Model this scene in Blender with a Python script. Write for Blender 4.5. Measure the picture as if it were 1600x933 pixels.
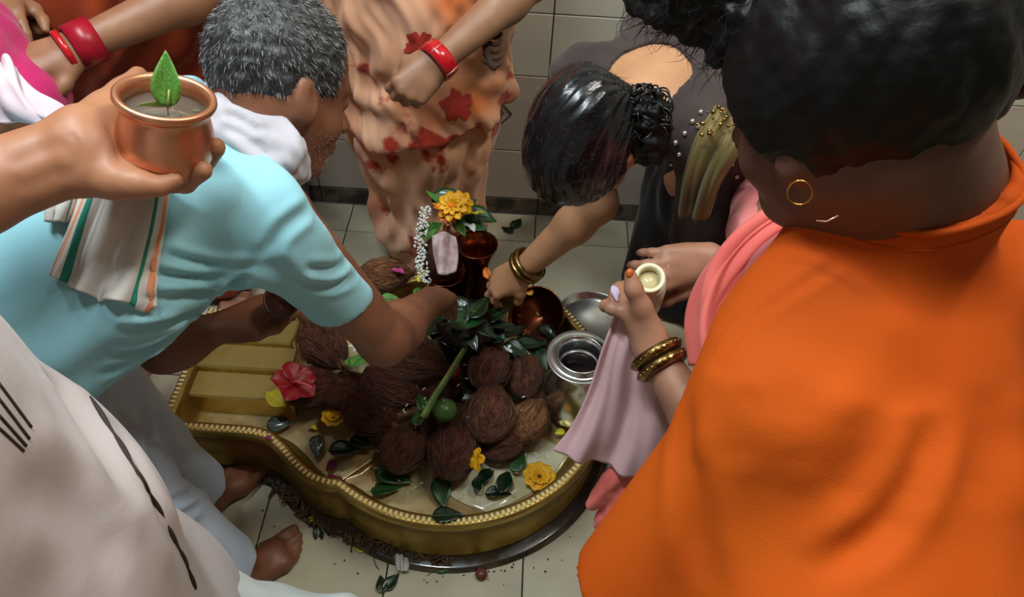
import bpy, bmesh, math, random
import numpy as np
from mathutils import Vector, Matrix, Euler
from mathutils.bvhtree import BVHTree

for o in list(bpy.data.objects):
    bpy.data.objects.remove(o)
scene = bpy.context.scene
COL = scene.collection
random.seed(7)
RNG = np.random.default_rng(7)

# ------------------------------------------------------------------ camera
CAM_H, FPX = 1.55, 1200.0
_p, _r = math.radians(47.0), math.radians(3.5)
FWD = np.array([0, math.cos(_p), -math.sin(_p)])
_R0 = np.array([1.0, 0, 0])
_U0 = np.cross(_R0, FWD)
RGT = _R0 * math.cos(_r) + _U0 * math.sin(_r)
UPV = _U0 * math.cos(_r) - _R0 * math.sin(_r)
CPOS = np.array([0, 0, CAM_H])
cam_data = bpy.data.cameras.new('camera')
cam_data.sensor_width = 36.0
cam_data.lens = FPX / 1600.0 * 36.0
cam_data.clip_start = 0.02
cam = bpy.data.objects.new('camera', cam_data)
COL.objects.link(cam)
cam.matrix_world = Matrix(((RGT[0], UPV[0], -FWD[0], CPOS[0]),
                           (RGT[1], UPV[1], -FWD[1], CPOS[1]),
                           (RGT[2], UPV[2], -FWD[2], CPOS[2]),
                           (0, 0, 0, 1)))
scene.camera = cam

# ------------------------------------------------------------------ world, lamps, exposure
world = bpy.data.worlds.new('world')
scene.world = world
world.use_nodes = True
world.node_tree.nodes['Background'].inputs[0].default_value = (0.55, 0.62, 0.66, 1)
world.node_tree.nodes['Background'].inputs[1].default_value = 0.04


def area_light(name, loc, target, size, size_y, power, color):
    d = bpy.data.lights.new(name, 'AREA')
    d.shape = 'RECTANGLE'
    d.size, d.size_y = size, size_y
    d.energy = power
    d.color = color
    o = bpy.data.objects.new(name, d)
    COL.objects.link(o)
    o.location = loc
    o.rotation_euler = (Vector(target) - Vector(loc)).to_track_quat('-Z', 'Y').to_euler()
    return o


# light of the two tube fixtures under the ceiling (the fixtures themselves are built below)
area_light('tube_glow', (-0.60, 0.80, 2.50), (-0.5, 0.9, 0.0), 1.2, 0.12, 34, (0.88, 0.97, 1.0))
area_light('tube_glow_warm', (0.75, 0.95, 2.50), (0.4, 1.2, 0.0), 0.9, 0.12, 20, (1.0, 0.96, 0.86))

vs = scene.view_settings
vs.view_transform = 'Standard'
vs.look = 'None'
vs.exposure = 0.15
vs.gamma = 1.0
vs.use_curve_mapping = False


# ------------------------------------------------------------------ point helpers
def V(*a):
    return np.array(a, float)


def ray(px, py):
    return FWD + RGT * (px - 800) / FPX + UPV * (466.5 - py) / FPX


def W(px, py, d):                      # a point at depth d
    return CPOS + d * ray(px, py)


def Z(px, py, z):                      # a point at height z
    r = ray(px, py)
    return CPOS + r * ((z - CAM_H) / r[2])


def nrm(v):
    v = np.asarray(v, float)
    return v / max(np.linalg.norm(v), 1e-9)


def frame(x, y):                       # orthonormal frame from two vectors
    x = nrm(x)
    y = np.asarray(y, float)
    y = nrm(y - x * (x @ y))
    return x, y, np.cross(x, y)


# ------------------------------------------------------------------ materials
def lin(r, g, b):
    f = lambda c: (c / 255 / 12.92) if c / 255 <= 0.04045 else ((c / 255 + 0.055) / 1.055) ** 2.4
    return (f(r), f(g), f(b), 1)


def mat(name, c1, c2=None, ns=9.0, rough=0.6, metal=0.0, bump=0.0, bs=60.0, stretch=(1, 1, 1), spec=0.5,
        coat=0.0, sheen=0.0, sss=0.0, trans=0.0, emit=0.0, ior=1.45, detail=3.0, contrast=(0.35, 0.65), rough2=None,
        bdist=0.003):
    m = bpy.data.materials.new(name)
    m.use_nodes = True
    nt = m.node_tree
    b = nt.nodes['Principled BSDF']
    I = b.inputs
    I['Base Color'].default_value = lin(*c1)
    I['Roughness'].default_value = rough
    I['Metallic'].default_value = metal
    I['Specular IOR Level'].default_value = spec
    I['IOR'].default_value = ior
    I['Coat Weight'].default_value = coat
    I['Coat Roughness'].default_value = 0.12
    I['Sheen Weight'].default_value = sheen
    I['Subsurface Weight'].default_value = sss
    I['Subsurface Radius'].default_value = (0.9, 0.35, 0.18)
    I['Subsurface Scale'].default_value = 0.012
    I['Transmission Weight'].default_value = trans
    if emit:
        I['Emission Color'].default_value = lin(*c1)
        I['Emission Strength'].default_value = emit
    tc = nt.nodes.new('ShaderNodeTexCoord')
    mp = nt.nodes.new('ShaderNodeMapping')
    mp.inputs['Scale'].default_value = stretch
    nt.links.new(tc.outputs['Object'], mp.inputs['Vector'])
    if c2 is not None or rough2 is not None:
        n = nt.nodes.new('ShaderNodeTexNoise')
        n.inputs['Scale'].default_value = ns
        n.inputs['Detail'].default_value = detail
        nt.links.new(mp.outputs[0], n.inputs['Vector'])
        mr = nt.nodes.new('ShaderNodeMapRange')
        mr.inputs['From Min'].default_value = contrast[0]
        mr.inputs['From Max'].default_value = contrast[1]
        nt.links.new(n.outputs['Fac'], mr.inputs['Value'])
        if c2 is not None:
            mx = nt.nodes.new('ShaderNodeMix')
            mx.data_type = 'RGBA'
            mx.inputs[6].default_value = lin(*c1)
            mx.inputs[7].default_value = lin(*c2)
            nt.links.new(mr.outputs[0], mx.inputs[0])
            nt.links.new(mx.outputs[2], I['Base Color'])
        if rough2 is not None:
            mr2 = nt.nodes.new('ShaderNodeMapRange')
            mr2.inputs['To Min'].default_value = rough
            mr2.inputs['To Max'].default_value = rough2
            nt.links.new(mr.outputs[0], mr2.inputs['Value'])
            nt.links.new(mr2.outputs[0], I['Roughness'])
    if bump:
        n2 = nt.nodes.new('ShaderNodeTexNoise')
        n2.inputs['Scale'].default_value = bs
        n2.inputs['Detail'].default_value = 4
        nt.links.new(mp.outputs[0], n2.inputs['Vector'])
        bp = nt.nodes.new('ShaderNodeBump')
        bp.inputs['Strength'].default_value = bump
        bp.inputs['Distance'].default_value = bdist
        nt.links.new(n2.outputs['Fac'], bp.inputs['Height'])
        nt.links.new(bp.outputs[0], I['Normal'])
    return m


def stripes(m, bands, axis='X', coord='UV'):
    """lay woven colour bands over a fabric: bands = [(from, to, colour)] along one uv axis"""
    nt = m.node_tree
    b = nt.nodes['Principled BSDF']
    tc = nt.nodes.new('ShaderNodeTexCoord')
    sp = nt.nodes.new('ShaderNodeSeparateXYZ')
    nt.links.new(tc.outputs[coord], sp.inputs[0])
    src = b.inputs['Base Color'].links[0].from_socket if b.inputs['Base Color'].links else None
    base = tuple(b.inputs['Base Color'].default_value)
    for lo, hi, c in bands:
        g = nt.nodes.new('ShaderNodeMath'); g.operation = 'GREATER_THAN'; g.inputs[1].default_value = lo
        l = nt.nodes.new('ShaderNodeMath'); l.operation = 'LESS_THAN'; l.inputs[1].default_value = hi
        k = nt.nodes.new('ShaderNodeMath'); k.operation = 'MULTIPLY'
        nt.links.new(sp.outputs[axis], g.inputs[0]); nt.links.new(sp.outputs[axis], l.inputs[0])
        nt.links.new(g.outputs[0], k.inputs[0]); nt.links.new(l.outputs[0], k.inputs[1])
        mx = nt.nodes.new('ShaderNodeMix'); mx.data_type = 'RGBA'
        mx.inputs[7].default_value = lin(*c)
        nt.links.new(k.outputs[0], mx.inputs[0])
        if src is None:
            mx.inputs[6].default_value = base
        else:
            nt.links.new(src, mx.inputs[6])
        src = mx.outputs[2]
    nt.links.new(src, b.inputs['Base Color'])
    return m


def blotches(m, c, scale, thr=(0.56, 0.6), coord='Object', seed=0.0, detail=2.0, loc=(0, 0, 0)):
    """printed patches of a second dye"""
    nt = m.node_tree
    b = nt.nodes['Principled BSDF']
    tc = nt.nodes.new('ShaderNodeTexCoord')
    mp = nt.nodes.new('ShaderNodeMapping')
    mp.inputs['Location'].default_value = loc
    nt.links.new(tc.outputs[coord], mp.inputs['Vector'])
    n = nt.nodes.new('ShaderNodeTexNoise')
    n.noise_dimensions = '4D'
    n.inputs['W'].default_value = seed
    n.inputs['Scale'].default_value = scale
    n.inputs['Detail'].default_value = detail
    nt.links.new(mp.outputs[0], n.inputs['Vector'])
    mr = nt.nodes.new('ShaderNodeMapRange')
    mr.inputs['From Min'].default_value, mr.inputs['From Max'].default_value = thr
    nt.links.new(n.outputs['Fac'], mr.inputs['Value'])
    mx = nt.nodes.new('ShaderNodeMix'); mx.data_type = 'RGBA'
    mx.inputs[7].default_value = lin(*c)
    I = b.inputs['Base Color']
    if I.links:
        nt.links.new(I.links[0].from_socket, mx.inputs[6])
    else:
        mx.inputs[6].default_value = tuple(I.default_value)
    nt.links.new(mr.outputs[0], mx.inputs[0])
    nt.links.new(mx.outputs[2], I)
    return m


# ------------------------------------------------------------------ objects
def tag(o, label=None, cat=None, group=None, kind=None):
    if label: o['label'] = label
    if cat: o['category'] = cat
    if group: o['group'] = group
    if kind: o['kind'] = kind
    return o


def empty(name, loc):
    o = bpy.data.objects.new(name, None)
    COL.objects.link(o)
    o.location = loc
    o.empty_display_size = 0.05
    return o


def wloc(o):
    p = np.zeros(3)
    while o is not None:
        p = p + np.array(o.location)
        o = o.parent
    return p


def mesh_np(name, v, f, smooth=True, uv=None):
    me = bpy.data.meshes.new(name)
    v = np.asarray(v, np.float32)
    if isinstance(f, np.ndarray):
        n, k = f.shape
        me.vertices.add(len(v)); me.vertices.foreach_set('co', v.ravel())
        me.loops.add(n * k); me.loops.foreach_set('vertex_index', f.astype(np.int32).ravel())
        me.polygons.add(n)
        me.polygons.foreach_set('loop_start', np.arange(0, n * k, k, dtype=np.int32))
        me.update(calc_edges=True)
    else:
        me.from_pydata([tuple(map(float, q)) for q in v], [], [tuple(int(i) for i in q) for q in f])
        me.update()
    me.polygons.foreach_set('use_smooth', np.full(len(me.polygons), smooth, bool))
    if uv is not None:
        ul = me.uv_layers.new(name='UVMap')
        idx = np.zeros(len(me.loops), np.int32)
        me.loops.foreach_get('vertex_index', idx)
        ul.data.foreach_set('uv', np.asarray(uv, np.float32)[idx].ravel())
    return me


def obj(name, v, f, m, parent=None, smooth=True, uv=None, origin=None):
    """one mesh object; v in world space. origin: where its own origin goes (default: the parent's)"""
    base = wloc(parent) if parent is not None else np.zeros(3)
    org = np.asarray(origin, float) if origin is not None else base
    me = mesh_np(name, np.asarray(v, float) - org, f, smooth, uv)
    me.materials.append(m)
    o = bpy.data.objects.new(name, me)
    COL.objects.link(o)
    if parent is not None:
        o.parent = parent
    o.location = org - base
    return o


def link(name, me, loc=(0, 0, 0), rot=None, scale=(1, 1, 1), parent=None):
    o = bpy.data.objects.new(name, me)
    COL.objects.link(o)
    if parent is not None:
        o.parent = parent
    o.location = loc
    if rot is not None:
        if isinstance(rot, np.ndarray):
            o.rotation_euler = Matrix(rot.tolist()).to_euler()
        else:
            o.rotation_euler = rot
    o.scale = scale
    return o


# ------------------------------------------------------------------ mesh builders
class MB:
    def __init__(s):
        s.v, s.f = [], []

    def add(s, v, f):
        n = len(s.v)
        s.v += [tuple(p) for p in v]
        s.f += [tuple(i + n for i in q) for q in f]
        return s

    def box(s, lo, hi, bev=0.0):
        lo, hi = np.array(lo, float), np.array(hi, float)
        if bev <= 0:
            vs_ = [(x, y, z) for x in (lo[0], hi[0]) for y in (lo[1], hi[1]) for z in (lo[2], hi[2])]
            return s.add(vs_, [(0, 1, 3, 2), (4, 6, 7, 5), (0, 4, 5, 1), (2, 3, 7, 6), (0, 2, 6, 4), (1, 5, 7, 3)])
        bm = bmesh.new()
        bmesh.ops.create_cube(bm, size=1)
        for q in bm.verts:
            q.co = Vector(((lo + hi) / 2 + np.array(q.co) * (hi - lo)).tolist())
        bmesh.ops.bevel(bm, geom=bm.edges[:], offset=bev, segments=1, affect='EDGES')
        bm.verts.index_update()
        s.add([tuple(q.co) for q in bm.verts], [tuple(q.index for q in fa.verts) for fa in bm.faces])
        bm.free()
        return s

    def lathe(s, prof, seg=32, axis=None, origin=(0, 0, 0), close=False):
        """prof: [(r, z)], revolved about z (or along `axis`)"""
        n = len(prof)
        ax = nrm(axis) if axis is not None else V(0, 0, 1)
        t = V(1, 0, 0) if abs(ax[0]) < 0.8 else V(0, 1, 0)
        x, _, _ = frame(t - ax * (t @ ax), ax)
        y = np.cross(ax, x)
        o = np.array(origin, float)
        vs_, fs = [], []
        for r, z in prof:
            for i in range(seg):
                a = 2 * math.pi * i / seg
                vs_.append(o + ax * z + (x * math.cos(a) + y * math.sin(a)) * r)
        for k in range(n - 1 + (1 if close else 0)):
            for i in range(seg):
                j = (i + 1) % seg
                k2 = (k + 1) % n
                fs.append((k * seg + i, k * seg + j, k2 * seg + j, k2 * seg + i))
        return s.add(vs_, fs)

    def tube(s, pts, rad, seg=8, caps=True, flat=1.0):
        pts = np.array(pts, float)
        n = len(pts)
        rad = np.broadcast_to(np.asarray(rad, float), (n,))
        tg = np.gradient(pts, axis=0)
        tg /= np.maximum(np.linalg.norm(tg, axis=1, keepdims=True), 1e-9)
        up = V(0, 0, 1) if abs(tg[0][2]) < 0.9 else V(1, 0, 0)
        vs_, fs = [], []
        for i in range(n):
            up = nrm(up - tg[i] * (up @ tg[i]))
            sd = np.cross(tg[i], up)
            for k in range(seg):
                a = 2 * math.pi * k / seg
                vs_.append(pts[i] + rad[i] * (sd * math.cos(a) + up * math.sin(a) * flat))
        for i in range(n - 1):
            for k in range(seg):
                j = (k + 1) % seg
                fs.append((i * seg + k, i * seg + j, (i + 1) * seg + j, (i + 1) * seg + k))
        if caps:
            fs.append(tuple(range(seg))[::-1])
            fs.append(tuple((n - 1) * seg + k for k in range(seg)))
        return s.add(vs_, fs)

    def torus(s, c, ax, R, r, seg=36, sec=10, flat=1.0, start=0.0, sweep=2 * math.pi):
        ax = nrm(ax)
        t = V(1, 0, 0) if abs(ax[0]) < 0.8 else V(0, 1, 0)
        x = nrm(t - ax * (t @ ax))
        y = np.cross(ax, x)
        vs_, fs = [], []
        for i in range(seg):
            a = 2 * math.pi * i / seg
            e = x * math.cos(a) + y * math.sin(a)
            for k in range(sec):
                b = 2 * math.pi * k / sec
                vs_.append(np.array(c) + e * (R + r * math.cos(b)) + ax * r * flat * math.sin(b))
        for i in range(seg):
            for k in range(sec):
                i2, k2 = (i + 1) % seg, (k + 1) % sec
                fs.append((i * sec + k, i2 * sec + k, i2 * sec + k2, i * sec + k2))
        return s.add(vs_, fs)

    def ball(s, c, r, seg=12, rings=8, axes=None):
        c = np.array(c, float)
        r = np.broadcast_to(np.asarray(r, float), (3,))
        A = np.eye(3) if axes is None else np.array(axes)
        vs_ = [c + A.T @ V(0, 0, r[2])]
        for i in range(1, rings):
            t = math.pi * i / rings
            for k in range(seg):
                a = 2 * math.pi * k / seg
                vs_.append(c + A.T @ V(r[0] * math.sin(t) * math.cos(a), r[1] * math.sin(t) * math.sin(a), r[2] * math.cos(t)))
        vs_.append(c + A.T @ V(0, 0, -r[2]))
        fs = [(0, 1 + k, 1 + (k + 1) % seg) for k in range(seg)]
        for i in range(rings - 2):
            for k in range(seg):
                j = (k + 1) % seg
                fs.append((1 + i * seg + k, 1 + (i + 1) * seg + k, 1 + (i + 1) * seg + j, 1 + i * seg + j))
        e = len(vs_) - 1
        b0 = 1 + (rings - 2) * seg
        fs += [(e, b0 + (k + 1) % seg, b0 + k) for k in range(seg)]
        return s.add(vs_, fs)

    def build(s, name, m, parent=None, smooth=True, origin=None):
        return obj(name, s.v, s.f, m, parent, smooth, origin=origin)

    def mesh(s, name, m, smooth=True):
        me = mesh_np(name, s.v, s.f, smooth)
        me.materials.append(m)
        return me


def spline(pts, n):
    """Catmull-Rom through pts, n samples"""
    p = np.array(pts, float)
    if len(p) == 2:
        t = np.linspace(0, 1, n)[:, None]
        return p[0] * (1 - t) + p[1] * t
    q = np.vstack([2 * p[0] - p[1], p, 2 * p[-1] - p[-2]])
    t = np.linspace(0, len(p) - 1, n)
    i = np.minimum(t.astype(int), len(p) - 2)
    u = (t - i)[:, None]
    a, b, c, d = q[i], q[i + 1], q[i + 2], q[i + 3]
    return 0.5 * ((2 * b) + (c - a) * u + (2 * a - 5 * b + 4 * c - d) * u ** 2 + (3 * b - a - 3 * c + d) * u ** 3)


def normals(v, f):
    f = np.asarray(f)
    n = np.zeros_like(v)
    a = v[f[:, 2]] - v[f[:, 0]]
    b = v[f[:, 3 if f.shape[1] == 4 else 1]] - v[f[:, 1 if f.shape[1] == 4 else 0]]
    c = np.cross(a, b)
    for k in range(f.shape[1]):
        np.add.at(n, f[:, k], c)
    return n / np.maximum(np.linalg.norm(n, axis=1, keepdims=True), 1e-12)


_nz = {}


def noise3(p, wl, seed=0, n=9):
    """smooth spectral noise about -1..1"""
    key = (seed, n)
    if key not in _nz:
        r = np.random.default_rng(seed + 100)
        d = r.normal(size=(n, 3)); d /= np.linalg.norm(d, axis=1, keepdims=True)
        _nz[key] = (d, r.uniform(0.7, 1.5, n), r.uniform(0, 6.28, n))
    d, s, ph = _nz[key]
    out = np.zeros(len(p))
    for i in range(n):
        out += np.sin((p @ d[i]) * (2 * math.pi * s[i] / wl) + ph[i])
    return out / math.sqrt(n)


def folds(p, run, wl, amp, seed=0, stretch=5.0, sharp=1.0):
    """long soft folds running along `run`"""
    run = nrm(run)
    q = p - np.outer(p @ run, run) * (1 - 1 / stretch)
    q = q + 0.25 * wl * np.stack([noise3(p, wl * 4, seed + 1), noise3(p, wl * 4, seed + 2), noise3(p, wl * 4, seed + 3)], 1)
    v = noise3(q, wl, seed)
    return amp * np.sign(v) * np.abs(v) ** sharp


def sheet(rows, nu, nv, thick=0.003, fold=None, edge=None):
    """cloth lofted through rows of control points -> closed thin solid with uv (u along a row, v over the rows)"""
    R = np.array([spline(r, nu) for r in rows])
    G = np.array([spline(R[:, i], nv) for i in range(nu)]).transpose(1, 0, 2)      # nv x nu x 3
    uu, vv = np.meshgrid(np.linspace(0, 1, nu), np.linspace(0, 1, nv))
    du, dv = np.gradient(G, axis=1), np.gradient(G, axis=0)
    N = np.cross(du, dv)
    N /= np.maximum(np.linalg.norm(N, axis=2, keepdims=True), 1e-9)
    if fold is not None:
        G = G + N * fold(uu, vv, G.reshape(-1, 3)).reshape(nv, nu)[:, :, None]
        du, dv = np.gradient(G, axis=1), np.gradient(G, axis=0)
        N = np.cross(du, dv)
        N /= np.maximum(np.linalg.norm(N, axis=2, keepdims=True), 1e-9)
    A, B = (G + N * thick / 2).reshape(-1, 3), (G - N * thick / 2).reshape(-1, 3)
    n = nu * nv
    v = np.vstack([A, B])
    i, j = np.meshgrid(np.arange(nv - 1), np.arange(nu - 1), indexing='ij')
    a = (i * nu + j).ravel()
    F1 = np.stack([a, a + 1, a + nu + 1, a + nu], 1)
    F2 = np.stack([a + n, a + nu + n, a + nu + 1 + n, a + 1 + n], 1)
    bord = [np.arange(nu), np.arange(nv) * nu + nu - 1, (n - 1 - np.arange(nu)), (np.arange(nv) * nu)[::-1]]
    Fs = [F1, F2]
    for b in bord:
        Fs.append(np.stack([b[1:], b[:-1], b[:-1] + n, b[1:] + n], 1))
    uv = np.stack([uu.ravel(), vv.ravel()], 1)
    return v, np.vstack(Fs), np.vstack([uv, uv])


# ------------------------------------------------------------------ solid modelling by distance fields
class Solid:
    def __init__(s):
        s.ops = []

    def _n(s, *pts):
        return [np.asarray(p, float) for p in pts]

    def cap(s, p0, p1, r0, r1=None, k=0.015):
        p0, p1 = s._n(p0, p1)
        r1 = r0 if r1 is None else r1
        m = max(r0, r1)
        lo, hi = np.minimum(p0, p1) - m, np.maximum(p0, p1) + m
        ab = p1 - p0
        L = max(ab @ ab, 1e-12)

        def fn(X, Y, Zz):
            dx, dy, dz = X - p0[0], Y - p0[1], Zz - p0[2]
            t = np.clip((dx * ab[0] + dy * ab[1] + dz * ab[2]) / L, 0, 1)
            return np.sqrt((dx - t * ab[0]) ** 2 + (dy - t * ab[1]) ** 2 + (dz - t * ab[2]) ** 2) - (r0 + (r1 - r0) * t)
        s.ops.append(('+', fn, lo, hi, k))
        return s

    def chain(s, pts, rads, k=0.015):
        for i in range(len(pts) - 1):
            s.cap(pts[i], pts[i + 1], rads[i], rads[i + 1], k)
        return s

    def ecap(s, p0, p1, e0, e1, side, k=0.02):
        """tapered capsule with elliptic section: e = (half width along side, half depth)"""
        p0, p1, side = s._n(p0, p1, side)
        ab = p1 - p0
        L = max(ab @ ab, 1e-12)
        ax = nrm(ab)
        sd = nrm(side - ax * (side @ ax))
        m = max(*e0, *e1)
        lo, hi = np.minimum(p0, p1) - m, np.maximum(p0, p1) + m

        def fn(X, Y, Zz):
            dx, dy, dz = X - p0[0], Y - p0[1], Zz - p0[2]
            t = np.clip((dx * ab[0] + dy * ab[1] + dz * ab[2]) / L, 0, 1)
            rx, ry, rz = dx - t * ab[0], dy - t * ab[1], dz - t * ab[2]
            u = rx * sd[0] + ry * sd[1] + rz * sd[2]
            w2 = np.maximum(rx * rx + ry * ry + rz * rz - u * u, 0)
            a, b = e0[0] + (e1[0] - e0[0]) * t, e0[1] + (e1[1] - e0[1]) * t
            q = np.sqrt((u / a) ** 2 + w2 / (b * b))
            g = np.sqrt((u / (a * a)) ** 2 + w2 / (b ** 4)) + 1e-6
            return q * (q - 1) / g
        s.ops.append(('+', fn, lo, hi, k))
        return s

    def ell(s, c, r, axes=None, k=0.015, op='+'):
        c = np.asarray(c, float)
        r = np.broadcast_to(np.asarray(r, float), (3,))
        A = np.eye(3) if axes is None else np.array(axes, float)
        m = max(r)
        e = np.sqrt(((A * r[:, None]) ** 2).sum(0))

        def fn(X, Y, Zz):
            dx, dy, dz = X - c[0], Y - c[1], Zz - c[2]
            q2 = 0; g2 = 0
            for i in range(3):
                u = dx * A[i, 0] + dy * A[i, 1] + dz * A[i, 2]
                q2 = q2 + (u / r[i]) ** 2
                g2 = g2 + (u / r[i] ** 2) ** 2
            q = np.sqrt(q2)
            return q * (q - 1) / (np.sqrt(g2) + 1e-6)
        s.ops.append((op, fn, c - e, c + e, k))
        return s

    def cut(s, pt, n, k=0.004, lo=None, hi=None):
        """remove everything on the side n points to (optionally only inside a box)"""
        pt, n = s._n(pt, nrm(n))
        fn = lambda X, Y, Zz: -((X - pt[0]) * n[0] + (Y - pt[1]) * n[1] + (Zz - pt[2]) * n[2])
        s.ops.append(('c', fn, lo, hi, k))
        return s

    def mesh(s, h, smooth=1):
        add = [o for o in s.ops if o[0] == '+']
        lo = np.min([o[2] for o in add], axis=0) - 4 * h
        hi = np.max([o[3] for o in add], axis=0) + 4 * h
        n = np.ceil((hi - lo) / h).astype(int) + 1
        F = np.full(n, 10.0, np.float32)
        ax = [np.float32(lo[i] + h * np.arange(n[i])) for i in range(3)]
        for op, fn, l, u, k in s.ops:
            if l is None:
                a, b = np.zeros(3, int), n
            else:
                mg = k + 3 * h
                a = np.maximum(np.floor((l - mg - lo) / h).astype(int), 0)
                b = np.minimum(np.ceil((u + mg - lo) / h).astype(int) + 1, n)
                if np.any(b <= a):
                    continue
            sl = tuple(slice(a[i], b[i]) for i in range(3))
            d = fn(ax[0][sl[0]][:, None, None], ax[1][sl[1]][None, :, None], ax[2][sl[2]][None, None, :]).astype(np.float32)
            f = F[sl]
            if op == '+':
                hh = np.maximum(k - np.abs(f - d), 0) / k
                F[sl] = np.minimum(f, d) - hh * hh * k * 0.25
            else:
                d = -d
                hh = np.maximum(k - np.abs(f - d), 0) / k
                F[sl] = np.maximum(f, d) + hh * hh * k * 0.25
        v, q = surface_nets(F, lo, h)
        for _ in range(smooth):
            v = relax(v, q)
        return v, q


def relax(v, q, w=0.5):
    acc = np.zeros_like(v); cnt = np.zeros(len(v))
    for a, b in ((0, 1), (1, 2), (2, 3), (3, 0)):
        i, j = q[:, a], q[:, b]
        for x, y in ((i, j), (j, i)):
            acc[:, 0] += np.bincount(x, v[y, 0], len(v)); acc[:, 1] += np.bincount(x, v[y, 1], len(v))
            acc[:, 2] += np.bincount(x, v[y, 2], len(v)); cnt += np.bincount(x, minlength=len(v))
    return v * (1 - w) + w * acc / np.maximum(cnt, 1)[:, None]


def surface_nets(F, lo, h):
    neg = F < 0
    c = np.zeros(tuple(s - 1 for s in F.shape), np.int8)
    for i in (0, 1):
        for j in (0, 1):
            for k in (0, 1):
                c += neg[i:F.shape[0] - 1 + i, j:F.shape[1] - 1 + j, k:F.shape[2] - 1 + k]
    act = (c > 0) & (c < 8)
    I, J, K = np.nonzero(act)
    idx = np.full(c.shape, -1, np.int32)
    idx[I, J, K] = np.arange(len(I))
    acc = np.zeros((len(I), 3)); cnt = np.zeros(len(I))
    cor = [(i, j, k) for i in (0, 1) for j in (0, 1) for k in (0, 1)]
    val = {q: F[I + q[0], J + q[1], K + q[2]].astype(float) for q in cor}
    for a in cor:
        for d in range(3):
            if a[d]: continue
            b = list(a); b[d] = 1; b = tuple(b)
            fa, fb = val[a], val[b]
            m = (fa < 0) != (fb < 0)
            t = np.where(m, fa / np.where(m, fa - fb, 1), 0)
            p = np.tile(np.array(a, float), (len(I), 1)); p[:, d] = t
            acc[m] += p[m]; cnt[m] += 1
    v = np.array(lo) + h * (np.stack([I, J, K], 1) + acc / np.maximum(cnt, 1)[:, None])
    quads = []
    for d in range(3):
        s0 = [slice(None)] * 3; s1 = [slice(None)] * 3
        s0[d] = slice(0, -1); s1[d] = slice(1, None)
        ch = neg[tuple(s0)] != neg[tuple(s1)]
        P = np.nonzero(ch)
        e1, e2 = (d + 1) % 3, (d + 2) % 3
        ok = (P[e1] > 0) & (P[e2] > 0) & (P[e1] < c.shape[e1]) & (P[e2] < c.shape[e2])
        P = [x[ok] for x in P]
        def cell(o1, o2):
            Q = [x.copy() for x in P]
            Q[e1] = Q[e1] - o1; Q[e2] = Q[e2] - o2
            return idx[Q[0], Q[1], Q[2]]
        q = np.stack([cell(1, 1), cell(0, 1), cell(0, 0), cell(1, 0)], 1)
        fl = ~neg[P[0], P[1], P[2]]
        q[fl] = q[fl][:, ::-1]
        quads.append(q)
    q = np.vstack(quads)
    return v, q[(q >= 0).all(1)]


def crease(v, q, lines):
    """press wrinkles into a cloth surface. lines: [(pixel polyline, width, depth)] found on the surface from the front"""
    bv = BVHTree.FromPolygons([tuple(p) for p in v], [tuple(map(int, f)) for f in q])
    N = normals(v, q)
    D = np.zeros(len(v))
    for pl, w, dep in lines:
        pl = spline(pl, max(6, 4 * len(pl)))
        pts = []
        for px, py in pl:
            r = nrm(ray(px, py))
            hit = bv.ray_cast(Vector(CPOS.tolist()), Vector(r.tolist()))
            if hit[0] is not None:
                pts.append(np.array(hit[0]))
        if len(pts) < 2: continue
        pts = np.array(pts)
        near = np.all((v > pts.min(0) - 4 * w) & (v < pts.max(0) + 4 * w), axis=1)
        vi = v[near]
        best = np.full(len(vi), 9.0); tp = np.zeros(len(vi))
        for i in range(len(pts) - 1):
            a, ab = pts[i], pts[i + 1] - pts[i]
            if np.linalg.norm(ab) > 0.15: continue
            t = np.clip(((vi - a) @ ab) / max(ab @ ab, 1e-9), 0, 1)
            d = np.linalg.norm(vi - a - t[:, None] * ab, axis=1)
            u = d < best
            best[u] = d[u]; tp[u] = (i + t[u]) / (len(pts) - 1)
        fade = np.clip(np.minimum(tp, 1 - tp) * 5, 0.0, 1)
        D[near] += fade * dep * (-np.exp(-(best / w) ** 2) + 0.75 * np.exp(-((best - 1.9 * w) / w) ** 2))
    return v + N * D[:, None]


# ------------------------------------------------------------------ material library
M_TILE_F = mat('floor_tile', (196, 190, 166), (172, 164, 138), ns=5, rough=0.28, bump=0.05, bs=20, rough2=0.5)
M_TILE_W = mat('wall_tile', (190, 178, 166), (174, 162, 150), ns=4, rough=0.32, rough2=0.5)
M_TILE_LIT = mat('wall_tile_lit', (206, 204, 190), (190, 188, 172), ns=4, rough=0.3, rough2=0.5)  # paler copy of the wall tile, light on the upper wall put into its colour
M_TILE_D = mat('wall_skirting', (104, 92, 80), (52, 44, 38), ns=14, rough=0.35, rough2=0.6, contrast=(0.45, 0.6))
M_GROUT = mat('grout', (52, 46, 40), (30, 27, 24), ns=30, rough=0.9)
M_PLASTER = mat('plaster', (186, 180, 164), (170, 164, 148), ns=3, rough=0.85, bump=0.1, bs=30)
M_INLAY = mat('tile_print', (48, 42, 42), (70, 60, 58), ns=60, rough=0.4)
M_BRASS = mat('brass', (206, 184, 112), (164, 138, 74), ns=9, rough=0.3, metal=0.8, bump=0.12, bs=26, rough2=0.42, detail=6)
M_BRASS_D = mat('brass_worn', (184, 158, 88), (140, 114, 58), ns=10, rough=0.32, metal=0.9, bump=0.15, bs=22, rough2=0.45, detail=6)
M_BRASS_W = mat('brass_wet', (214, 202, 158), (158, 128, 76), ns=9, rough=0.12, metal=0.35, bump=0.35, bs=18, rough2=0.3, detail=5, coat=0.5)
M_BEAD = mat('brass_bead', (250, 236, 184), (232, 210, 140), ns=60, rough=0.3, metal=0.5)
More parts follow.
